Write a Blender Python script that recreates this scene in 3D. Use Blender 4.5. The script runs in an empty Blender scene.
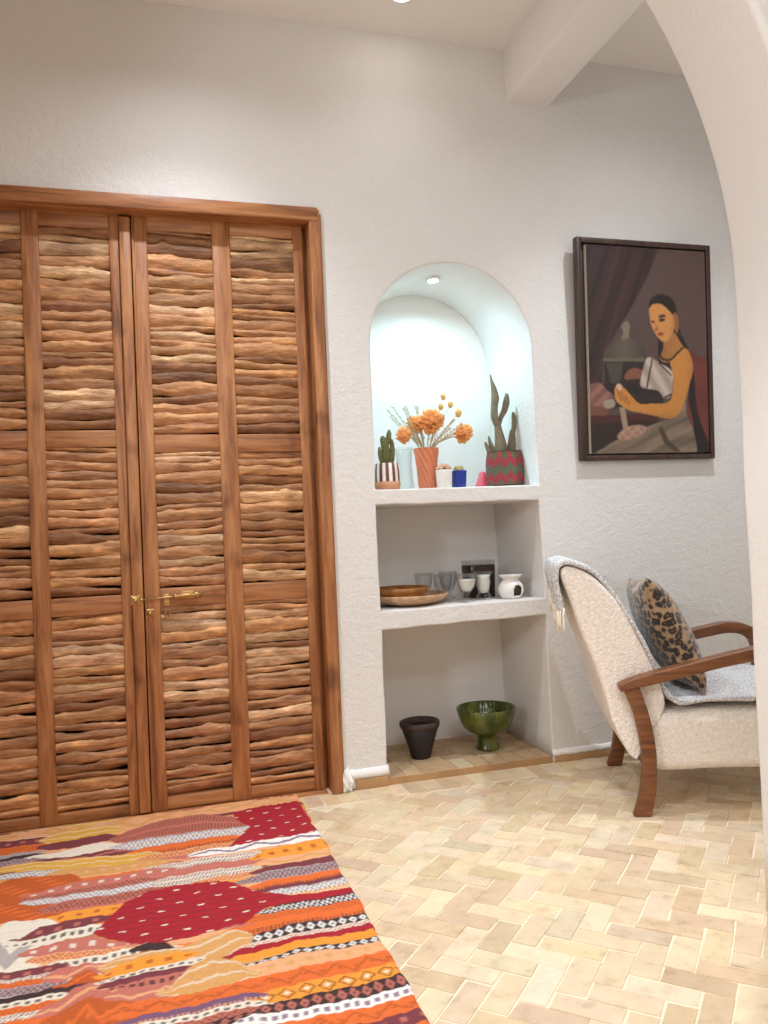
import bpy, bmesh, math, random
import numpy as np
from mathutils import Vector, Matrix

random.seed(7)
rng = np.random.default_rng(11)
COL = bpy.context.scene.collection
SC = bpy.context.scene
PI = math.pi

# ------------------------------------------------------------------ camera
CAM_POS = (0.0, 0.0, 1.10)
RX = (0.959, -0.035, 0.282)   # rows of world-from-view rotation (view: x right, y down, z forward)
RY = (-0.281, 0.036, 0.959)
RZ = (-0.044, -0.999, 0.025)
cd = bpy.data.cameras.new('camera')
cam = bpy.data.objects.new('camera', cd)
COL.objects.link(cam)
m3 = Matrix((RX, RY, RZ))
right, up, back = m3.col[0].copy(), -m3.col[1].copy(), -m3.col[2].copy()
back.normalize(); right = (right - back * right.dot(back)).normalized(); up = back.cross(right)
mw = Matrix.Identity(4)
for i in range(3):
    mw[i][0], mw[i][1], mw[i][2], mw[i][3] = right[i], up[i], back[i], CAM_POS[i]
cam.matrix_world = mw
cd.sensor_fit = 'HORIZONTAL'; cd.sensor_width = 36.0; cd.lens = 36.0 * 799.1 / 768.0
cd.clip_start = 0.02
SC.camera = cam

# ------------------------------------------------------------------ materials
def lin(c):
    return tuple((x / 12.92 if x <= 0.04045 else ((x + 0.055) / 1.055) ** 2.4) for x in c)
def rgb(r, g, b):
    return lin((r / 255.0, g / 255.0, b / 255.0)) + (1.0,)

def newmat(name):
    m = bpy.data.materials.new(name); m.use_nodes = True
    nt = m.node_tree; b = nt.nodes['Principled BSDF']
    return m, nt, b
def N(nt, kind, **kw):
    n = nt.nodes.new(kind)
    for k, v in kw.items():
        if k in n.inputs.keys(): n.inputs[k].default_value = v
        else: setattr(n, k, v)
    return n
def coords(nt, scale=(1, 1, 1), rot=(0, 0, 0)):
    tc = N(nt, 'ShaderNodeTexCoord'); mp = N(nt, 'ShaderNodeMapping')
    mp.inputs['Scale'].default_value = scale; mp.inputs['Rotation'].default_value = rot
    nt.links.new(tc.outputs['Object'], mp.inputs['Vector'])
    return mp.outputs['Vector']
def ramp(nt, fac, stops, interp='LINEAR'):
    r = N(nt, 'ShaderNodeValToRGB'); r.color_ramp.interpolation = interp
    els = r.color_ramp.elements
    while len(els) > 1: els.remove(els[0])
    els[0].position, els[0].color = stops[0]
    for p, c in stops[1:]:
        e = els.new(p); e.color = c
    nt.links.new(fac, r.inputs['Fac']); return r.outputs['Color']
def bump(nt, b, h, strength=0.5, dist=0.01, prev=None):
    n = N(nt, 'ShaderNodeBump'); n.inputs['Strength'].default_value = strength; n.inputs['Distance'].default_value = dist
    nt.links.new(h, n.inputs['Height'])
    if prev: nt.links.new(prev, n.inputs['Normal'])
    nt.links.new(n.outputs['Normal'], b.inputs['Normal']); return n.outputs['Normal']

def plain(name, col, rough=0.6, bs=0.0, bscale=60, metallic=0.0, var=0.0):
    m, nt, b = newmat(name)
    b.inputs['Base Color'].default_value = col; b.inputs['Roughness'].default_value = rough; b.inputs['Metallic'].default_value = metallic
    v = coords(nt)
    nz = N(nt, 'ShaderNodeTexNoise'); nz.inputs['Scale'].default_value = bscale; nz.inputs['Detail'].default_value = 4
    nt.links.new(v, nz.inputs['Vector'])
    d = 1 - (var or 0.06); u = 1 + (var or 0.06)
    c = ramp(nt, nz.outputs['Fac'], [(0.3, (col[0]*d, col[1]*d, col[2]*d, 1)), (0.7, (min(1, col[0]*u), min(1, col[1]*u), min(1, col[2]*u), 1))])
    nt.links.new(c, b.inputs['Base Color'])
    if bs: bump(nt, b, nz.outputs['Fac'], bs, 0.004)
    return m

def plaster(name, col, strength=0.55, s1=26, s2=95, dist=0.006):
    m, nt, b = newmat(name); b.inputs['Roughness'].default_value = 0.75
    v = coords(nt)
    a = N(nt, 'ShaderNodeTexNoise'); a.inputs['Scale'].default_value = s1; a.inputs['Detail'].default_value = 5; a.inputs['Roughness'].default_value = 0.6
    c2 = N(nt, 'ShaderNodeTexNoise'); c2.inputs['Scale'].default_value = s2; c2.inputs['Detail'].default_value = 3
    nt.links.new(v, a.inputs['Vector']); nt.links.new(v, c2.inputs['Vector'])
    ad = N(nt, 'ShaderNodeMath', operation='MULTIPLY_ADD'); ad.inputs[1].default_value = 0.45
    nt.links.new(c2.outputs['Fac'], ad.inputs[0]); nt.links.new(a.outputs['Fac'], ad.inputs[2])
    big = N(nt, 'ShaderNodeTexNoise'); big.inputs['Scale'].default_value = 2.2; big.inputs['Detail'].default_value = 3
    nt.links.new(v, big.inputs['Vector'])
    cc = ramp(nt, big.outputs['Fac'], [(0.3, tuple(x * 0.965 for x in col[:3]) + (1,)), (0.7, col)])
    nt.links.new(cc, b.inputs['Base Color'])
    bump(nt, b, ad.outputs[0], strength, dist)
    return m

def wood(name, dark, mid, light, axis='Z', rough=0.45, scale=1.0):
    m, nt, b = newmat(name); b.inputs['Roughness'].default_value = rough
    s = {'X': (1.3, 16, 16), 'Y': (16, 1.3, 16), 'Z': (16, 16, 1.3)}[axis]
    v = coords(nt, tuple(x * scale for x in s))
    a = N(nt, 'ShaderNodeTexNoise'); a.inputs['Scale'].default_value = 2.2; a.inputs['Detail'].default_value = 6; a.inputs['Roughness'].default_value = 0.62; a.inputs['Distortion'].default_value = 0.6
    nt.links.new(v, a.inputs['Vector'])
    c = ramp(nt, a.outputs['Fac'], [(0.25, dark), (0.47, mid), (0.72, light)])
    k = N(nt, 'ShaderNodeTexNoise'); k.inputs['Scale'].default_value = 5.5; k.inputs['Detail'].default_value = 2
    nt.links.new(coords(nt), k.inputs['Vector'])
    kc = ramp(nt, k.outputs['Fac'], [(0.22, (0.45, 0.38, 0.34, 1)), (0.36, (1, 1, 1, 1))])
    mx = N(nt, 'ShaderNodeMix', data_type='RGBA', blend_type='MULTIPLY'); mx.inputs['Factor'].default_value = 1.0
    nt.links.new(c, mx.inputs[6]); nt.links.new(kc, mx.inputs[7])
    nt.links.new(mx.outputs[2], b.inputs['Base Color'])
    bump(nt, b, a.outputs['Fac'], 0.35, 0.003)
    return m

def attr_mat(name, rough=0.7, bscale=80, bs=0.4, bd=0.003, stretch=(1, 1, 1), stops=None, sheen=0.0):
    """base colour from the colour attribute 'col', multiplied by a noise ramp"""
    m, nt, b = newmat(name); b.inputs['Roughness'].default_value = rough
    at = N(nt, 'ShaderNodeVertexColor'); at.layer_name = 'col'
    v = coords(nt, stretch)
    a = N(nt, 'ShaderNodeTexNoise'); a.inputs['Scale'].default_value = bscale; a.inputs['Detail'].default_value = 5; a.inputs['Roughness'].default_value = 0.65
    nt.links.new(v, a.inputs['Vector'])
    st = stops or [(0.3, (0.86, 0.86, 0.86, 1)), (0.7, (1.1, 1.1, 1.1, 1))]
    c = ramp(nt, a.outputs['Fac'], st)
    mx = N(nt, 'ShaderNodeMix', data_type='RGBA', blend_type='MULTIPLY'); mx.inputs['Factor'].default_value = 1.0
    nt.links.new(at.outputs['Color'], mx.inputs[6]); nt.links.new(c, mx.inputs[7])
    nt.links.new(mx.outputs[2], b.inputs['Base Color'])
    bump(nt, b, a.outputs['Fac'], bs, bd)
    return m

def glass(name, col=(0.96, 0.97, 0.97, 1), refl=0.35):
    m = bpy.data.materials.new(name); m.use_nodes = True; nt = m.node_tree
    nt.nodes.remove(nt.nodes['Principled BSDF']); out = nt.nodes['Material Output']
    tr = N(nt, 'ShaderNodeBsdfTransparent'); tr.inputs['Color'].default_value = col
    gl = N(nt, 'ShaderNodeBsdfGlossy'); gl.inputs['Roughness'].default_value = 0.05
    lw = N(nt, 'ShaderNodeLayerWeight'); lw.inputs['Blend'].default_value = refl
    mul = N(nt, 'ShaderNodeMath', operation='MULTIPLY'); mul.inputs[1].default_value = 0.6
    nt.links.new(lw.outputs['Facing'], mul.inputs[0])
    mx = N(nt, 'ShaderNodeMixShader'); nt.links.new(mul.outputs[0], mx.inputs['Fac'])
    nt.links.new(tr.outputs[0], mx.inputs[1]); nt.links.new(gl.outputs[0], mx.inputs[2]); nt.links.new(mx.outputs[0], out.inputs['Surface'])
    return m

def emit(name, col, strength):
    m, nt, b = newmat(name)
    b.inputs['Base Color'].default_value = (0.9, 0.9, 0.9, 1)
    b.inputs['Emission Color'].default_value = col; b.inputs['Emission Strength'].default_value = strength
    return m

WALL = rgb(228, 224, 219)
M = {}
M['wall'] = plaster('wall_plaster', WALL, 0.75, 30, 110, 0.007)
M['wall_smooth'] = plaster('smooth_plaster', rgb(238, 233, 228), 0.25, 30, 120, 0.003)
M['arch'] = plaster('arch_plaster', rgb(233, 229, 223), 0.45, 30, 110, 0.005)
M['lip'] = plaster('white_lip_plaster', rgb(240, 237, 232), 0.5, 40, 120, 0.004)
M['backing'] = plain('dark_backing', rgb(60, 38, 24), 0.9)
M['jamb_v'] = wood('door_wood_upright', rgb(92, 50, 24), rgb(160, 102, 58), rgb(192, 136, 86), 'Z')
M['jamb_h'] = wood('door_wood_crosswise', rgb(92, 50, 24), rgb(160, 102, 58), rgb(192, 136, 86), 'X')
M['twig'] = attr_mat('highlighted_twig', 0.5, 2.6, 1.0, 0.012, (3.5, 15, 15),
                     [(0.26, (0.30, 0.22, 0.17, 1)), (0.40, (0.70, 0.60, 0.52, 1)), (0.54, (1.0, 0.98, 0.95, 1)), (0.66, (1.5, 1.5, 1.45, 1)), (0.76, (2.2, 2.3, 2.3, 1))])  # palest noise stops paint highlights and glimmers of light into the twig colour
M['brass'] = plain('aged_brass', rgb(190, 152, 98), 0.35, 0.3, 120, 0.9, 0.2)
M['chairwood'] = wood('chair_walnut', rgb(62, 34, 17), rgb(112, 66, 36), rgb(150, 94, 54), 'X', 0.35, 1.4)
M['tile'] = attr_mat('clay_tile', 0.5, 16, 0.8, 0.005, (1, 1, 1), [(0.28, (0.74, 0.70, 0.66, 1)), (0.45, (0.96, 0.95, 0.94, 1)), (0.6, (1.02, 1.02, 1.02, 1)), (0.75, (1.14, 1.16, 1.2, 1))])
M['grout'] = plain('pale_grout', rgb(234, 216, 186), 0.8, 0.5, 90)
M['skirt'] = plain('clay_skirting', rgb(176, 136, 92), 0.6, 0.3, 12, 0, 0.15)
M['frame'] = wood('dark_frame_wood', rgb(38, 24, 19), rgb(62, 42, 34), rgb(84, 60, 48), 'Z', 0.4)
M['canvas_edge'] = plain('raw_canvas_edge', rgb(240, 230, 210), 0.8, 0.2, 200)
M['canvas'] = attr_mat('painted_canvas', 0.5, 260, 0.25, 0.001)
M['rug'] = attr_mat('wool_kilim', 0.9, 420, 0.9, 0.003, (1, 1, 1), [(0.3, (0.78, 0.78, 0.78, 1)), (0.7, (1.15, 1.15, 1.15, 1))])
M['orange_clay'] = plain('orange_terracotta', rgb(216, 134, 96), 0.6, 0.2, 80)
M['clay_pot'] = plain('sandy_terracotta', rgb(206, 146, 108), 0.6, 0.2, 80)
M['white_glaze'] = plain('white_glaze', rgb(236, 232, 226), 0.3)
M['blue'] = plain('cobalt_glaze', rgb(26, 50, 140), 0.3, 0, 60, 0, 0.2)
M['pink'] = plain('pink_ceramic', rgb(224, 90, 104), 0.5)
M['soil'] = plain('dark_soil', rgb(70, 48, 34), 0.95, 0.8, 120, 0, 0.3)
M['cactus'] = plain('green_cactus', rgb(112, 112, 66), 0.7, 0.8, 140, 0, 0.3)
M['dry_cactus'] = plain('grey_brown_cactus', rgb(122, 108, 84), 0.8, 0.9, 140, 0, 0.3)
M['succulent'] = plain('peach_succulent', rgb(214, 174, 148), 0.8, 0.6, 150, 0, 0.2)
M['fuzzy'] = plain('fuzzy_olive_cactus', rgb(176, 160, 110), 0.9, 0.9, 160, 0, 0.2)
M['petal'] = plain('orange_petal', rgb(252, 170, 104), 0.8, 0.3, 90, 0, 0.25)
M['petal_core'] = plain('dark_flower_core', rgb(120, 40, 24), 0.9)
M['bud'] = plain('yellow_bud', rgb(222, 184, 106), 0.8, 0.5, 150, 0, 0.2)
M['stem'] = plain('pale_dry_stem', rgb(206, 190, 160), 0.8)
M['palegreen'] = plain('pale_green_sprig', rgb(196, 204, 178), 0.8)
M['glass'] = glass('clear_glass')
M['wax'] = plain('white_candle_wax', rgb(240, 234, 222), 0.5)
M['dark_glass'] = plain('dark_brown_jar', rgb(46, 22, 16), 0.25)
M['wooden_dish'] = plain('carved_wood_dish', rgb(196, 158, 122), 0.6, 0.4, 30, 0, 0.25)
M['amber_bowl'] = plain('amber_brown_bowl', rgb(150, 96, 40), 0.35, 0.2, 25, 0, 0.3)
M['black_bowl'] = plain('charred_black_wood', rgb(40, 32, 34), 0.6, 0.7, 50, 0, 0.35)
M['rim_brown'] = plain('worn_brown_rim', rgb(66, 48, 42), 0.6, 0.7, 50, 0, 0.35)
M['dark_hole'] = plain('dark_inside', rgb(60, 48, 40), 0.9)

def glaze():
    m, nt, b = newmat('green_drip_glaze'); b.inputs['Roughness'].default_value = 0.12
    v = coords(nt, (1, 1, 0.5))
    a = N(nt, 'ShaderNodeTexNoise'); a.inputs['Scale'].default_value = 14; a.inputs['Detail'].default_value = 4
    nt.links.new(v, a.inputs['Vector'])
    c = ramp(nt, a.outputs['Fac'], [(0.3, rgb(34, 46, 14)), (0.5, rgb(72, 82, 30)), (0.72, rgb(118, 120, 58))])
    nt.links.new(c, b.inputs['Base Color']); return m
M['green'] = glaze()
def boucle():
    m, nt, b = newmat('cream_boucle'); b.inputs['Roughness'].default_value = 0.95
    b.inputs['Sheen Weight'].default_value = 0.3
    v = coords(nt)
    vo = N(nt, 'ShaderNodeTexVoronoi'); vo.inputs['Scale'].default_value = 110; nt.links.new(v, vo.inputs['Vector'])
    a = N(nt, 'ShaderNodeTexNoise'); a.inputs['Scale'].default_value = 70; a.inputs['Detail'].default_value = 5; nt.links.new(v, a.inputs['Vector'])
    c = ramp(nt, a.outputs['Fac'], [(0.3, rgb(232, 218, 204)), (0.7, rgb(250, 241, 230))])
    nt.links.new(c, b.inputs['Base Color'])
    ad = N(nt, 'ShaderNodeMath', operation='SUBTRACT'); nt.links.new(a.outputs['Fac'], ad.inputs[0]); nt.links.new(vo.outputs['Distance'], ad.inputs[1])
    bump(nt, b, ad.outputs[0], 0.55, 0.006); return m
M['boucle'] = boucle()
def throwmat():
    m, nt, b = newmat('grey_knit_wool'); b.inputs['Roughness'].default_value = 0.95
    v = coords(nt)
    a = N(nt, 'ShaderNodeTexNoise'); a.inputs['Scale'].default_value = 160; a.inputs['Detail'].default_value = 3; nt.links.new(v, a.inputs['Vector'])
    vo = N(nt, 'ShaderNodeTexVoronoi'); vo.inputs['Scale'].default_value = 130; nt.links.new(v, vo.inputs['Vector'])
    c = ramp(nt, a.outputs['Fac'], [(0.35, rgb(176, 168, 168)), (0.5, rgb(214, 210, 208)), (0.66, rgb(236, 234, 233))])
    nt.links.new(c, b.inputs['Base Color']); bump(nt, b, vo.outputs['Distance'], 0.8, 0.006); return m
M['throw'] = throwmat()
M['fringe'] = plain('cream_fringe_yarn', rgb(244, 236, 220), 0.9, 0.4, 200)
def leopard():
    m, nt, b = newmat('leopard_print_velvet'); b.inputs['Roughness'].default_value = 0.55; b.inputs['Sheen Weight'].default_value = 0.4
    v = coords(nt)
    w = N(nt, 'ShaderNodeTexNoise'); w.inputs['Scale'].default_value = 28; w.inputs['Detail'].default_value = 2; nt.links.new(v, w.inputs['Vector'])
    ws = N(nt, 'ShaderNodeVectorMath', operation='SCALE'); ws.inputs['Scale'].default_value = 0.035
    nt.links.new(w.outputs['Color'], ws.inputs[0])
    va = N(nt, 'ShaderNodeVectorMath', operation='ADD'); nt.links.new(v, va.inputs[0]); nt.links.new(ws.outputs[0], va.inputs[1])
    vo = N(nt, 'ShaderNodeTexVoronoi'); vo.inputs['Scale'].default_value = 36; vo.inputs['Randomness'].default_value = 0.8; nt.links.new(va.outputs[0], vo.inputs['Vector'])
    n2 = N(nt, 'ShaderNodeTexNoise'); n2.inputs['Scale'].default_value = 60; nt.links.new(v, n2.inputs['Vector'])
    ad = N(nt, 'ShaderNodeMath', operation='MULTIPLY_ADD'); ad.inputs[1].default_value = 0.30
    nt.links.new(n2.outputs['Fac'], ad.inputs[0]); nt.links.new(vo.outputs['Distance'], ad.inputs[2])
    c = ramp(nt, ad.outputs[0], [(0.0, rgb(120, 80, 46)), (0.33, rgb(88, 58, 36)), (0.38, rgb(26, 16, 13)), (0.62, rgb(30, 19, 14)), (0.70, rgb(150, 116, 82)), (1.0, rgb(178, 146, 108))])
    nt.links.new(c, b.inputs['Base Color']); bump(nt, b, w.outputs['Fac'], 0.2, 0.004); return m
M['leopard'] = leopard()

# ------------------------------------------------------------------ object helpers
def obj(name, bm, mat, parent=None, smooth=False, bevel=0.0, seg=2, loc=(0, 0, 0), recalc=True):
    if recalc: bmesh.ops.recalc_face_normals(bm, faces=bm.faces)
    me = bpy.data.meshes.new(name); bm.to_mesh(me); bm.free()
    for mm in (mat if isinstance(mat, (list, tuple)) else [mat]): me.materials.append(mm)
    if smooth:
        for p in me.polygons: p.use_smooth = len(p.vertices) < 12
    o = bpy.data.objects.new(name, me); COL.objects.link(o); o.location = loc
    if parent: o.parent = parent
    if bevel:
        b = o.modifiers.new('bevel', 'BEVEL'); b.width = bevel; b.segments = seg; b.limit_method = 'ANGLE'; b.angle_limit = math.radians(40)
        if smooth is None:
            for p in me.polygons: p.use_smooth = True
    return o
def tag(o, label=None, cat=None, group=None, kind=None):
    if label: o['label'] = label
    if cat: o['category'] = cat
    if group: o['group'] = group
    if kind: o['kind'] = kind
    return o
def thing(name, label, cat, loc, rz=0.0, group=None, kind=None):
    o = bpy.data.objects.new(name, None); COL.objects.link(o); o.empty_display_size = 0.05
    o.location = loc; o.rotation_euler = (0, 0, rz)
    return tag(o, label, cat, group, kind)

def box(bm, x0, x1, y0, y1, z0, z1):
    vs = [bm.verts.new((x, y, z)) for z in (z0, z1) for y in (y0, y1) for x in (x0, x1)]
    for f in ((0, 2, 3, 1), (4, 5, 7, 6), (0, 1, 5, 4), (2, 6, 7, 3), (0, 4, 6, 2), (1, 3, 7, 5)):
        bm.faces.new([vs[i] for i in f])
def boxes(*bs):
    bm = bmesh.new()
    for b in bs: box(bm, *b)
    return bm
def lathe(bm, prof, n=32, center=(0, 0), closed=False, wob=None):
    """prof: list of (r, z)"""
    rings = []
    for r, z in prof:
        if r < 1e-5: rings.append([bm.verts.new((center[0], center[1], z))])
        else:
            rings.append([bm.verts.new((center[0] + (r * (wob(2*PI*k/n, z) if wob else 1)) * math.cos(2*PI*k/n), center[1] + (r * (wob(2*PI*k/n, z) if wob else 1)) * math.sin(2*PI*k/n), z)) for k in range(n)])
    for a, b in zip(rings[:-1], rings[1:]):
        if len(a) == 1 and len(b) == 1: continue
        for k in range(n):
            k2 = (k + 1) % n
            if len(a) == 1: bm.faces.new((a[0], b[k], b[k2]))
            elif len(b) == 1: bm.faces.new((a[k], b[0], a[k2]))
            else: bm.faces.new((a[k], b[k], b[k2], a[k2]))
    return rings
def tube(bm, pts, rad, n=8, flat=None):
    """tube along pts; rad float or list; flat: (axis vector, factor)"""
    pts = [Vector(p) for p in pts]; rings = []
    L = len(pts)
    if not isinstance(rad, (list, tuple)): rad = [rad] * L
    prevu = None
    for i, p in enumerate(pts):
        t = (pts[min(i + 1, L - 1)] - pts[max(i - 1, 0)]).normalized()
        ref = Vector((0, 0, 1)) if abs(t.z) < 0.9 else Vector((0, 1, 0))
        if prevu is None: u = t.cross(ref).normalized()
        else: u = (prevu - t * prevu.dot(t)).normalized()
        prevu = u; v = t.cross(u)
        ring = []
        for k in range(n):
            a = 2 * PI * k / n
            off = u * math.cos(a) + v * math.sin(a)
            if flat: off = off - Vector(flat[0]) * off.dot(Vector(flat[0])) * (1 - flat[1])
            ring.append(bm.verts.new(p + off * rad[i]))
        rings.append(ring)
    for a, b in zip(rings[:-1], rings[1:]):
        for k in range(n): bm.faces.new((a[k], a[(k + 1) % n], b[(k + 1) % n], b[k]))
    bm.faces.new(rings[0]); bm.faces.new(rings[-1][::-1])
def smooth_pts(pts, n=6, closed=False):
    P = [Vector(p) for p in pts]; out = []
    L = len(P); rngi = range(L) if closed else range(L - 1)
    for i in rngi:
        p0 = P[(i - 1) % L] if closed or i > 0 else P[0]
        p1, p2 = P[i % L], P[(i + 1) % L]
        p3 = P[(i + 2) % L] if closed or i + 2 < L else P[-1]
        for k in range(n):
            t = k / n
            out.append(0.5 * ((2*p1) + (-p0 + p2)*t + (2*p0 - 5*p1 + 4*p2 - p3)*t*t + (-p0 + 3*p1 - 3*p2 + p3)*t**3))
    if not closed: out.append(P[-1])
    return out
def setcol(o, cols):
    """per-vertex colour attribute"""
    at = o.data.color_attributes.new('col', 'FLOAT_COLOR', 'POINT')
    a = np.ones((len(o.data.vertices), 4), dtype=np.float32); a[:, :3] = cols
    at.data.foreach_set('color', a.ravel())

def slab_with_holes(name, outlines, y0, y1, mat, rnd=0.01, parent=None):
    """upright slab in the XZ plane with openings, rounded arrises"""
    cu = bpy.data.curves.new(name, 'CURVE'); cu.dimensions = '2D'; cu.fill_mode = 'BOTH'
    cu.extrude = (y1 - y0) / 2 - rnd; cu.bevel_depth = rnd; cu.bevel_resolution = 3; cu.offset = -rnd
    for pts in outlines:
        sp = cu.splines.new('POLY'); sp.points.add(len(pts) - 1); sp.use_cyclic_u = True
        for i, (x, z) in enumerate(pts): sp.points[i].co = (x, z, 0, 1)
    tmp = bpy.data.objects.new('tmp', cu); COL.objects.link(tmp)
    dg = bpy.context.evaluated_depsgraph_get()
    me = bpy.data.meshes.new_from_object(tmp.evaluated_get(dg))
    bpy.data.objects.remove(tmp)
    ym = (y0 + y1) / 2
    me.transform(Matrix(((1, 0, 0, 0), (0, 0, -1, ym), (0, 1, 0, 0), (0, 0, 0, 1))))
    me.name = name; me.materials.clear(); me.materials.append(mat)
    for p in me.polygons: p.material_index = 0
    o = bpy.data.objects.new(name, me); COL.objects.link(o)
    if parent: o.parent = parent
    return o
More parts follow.
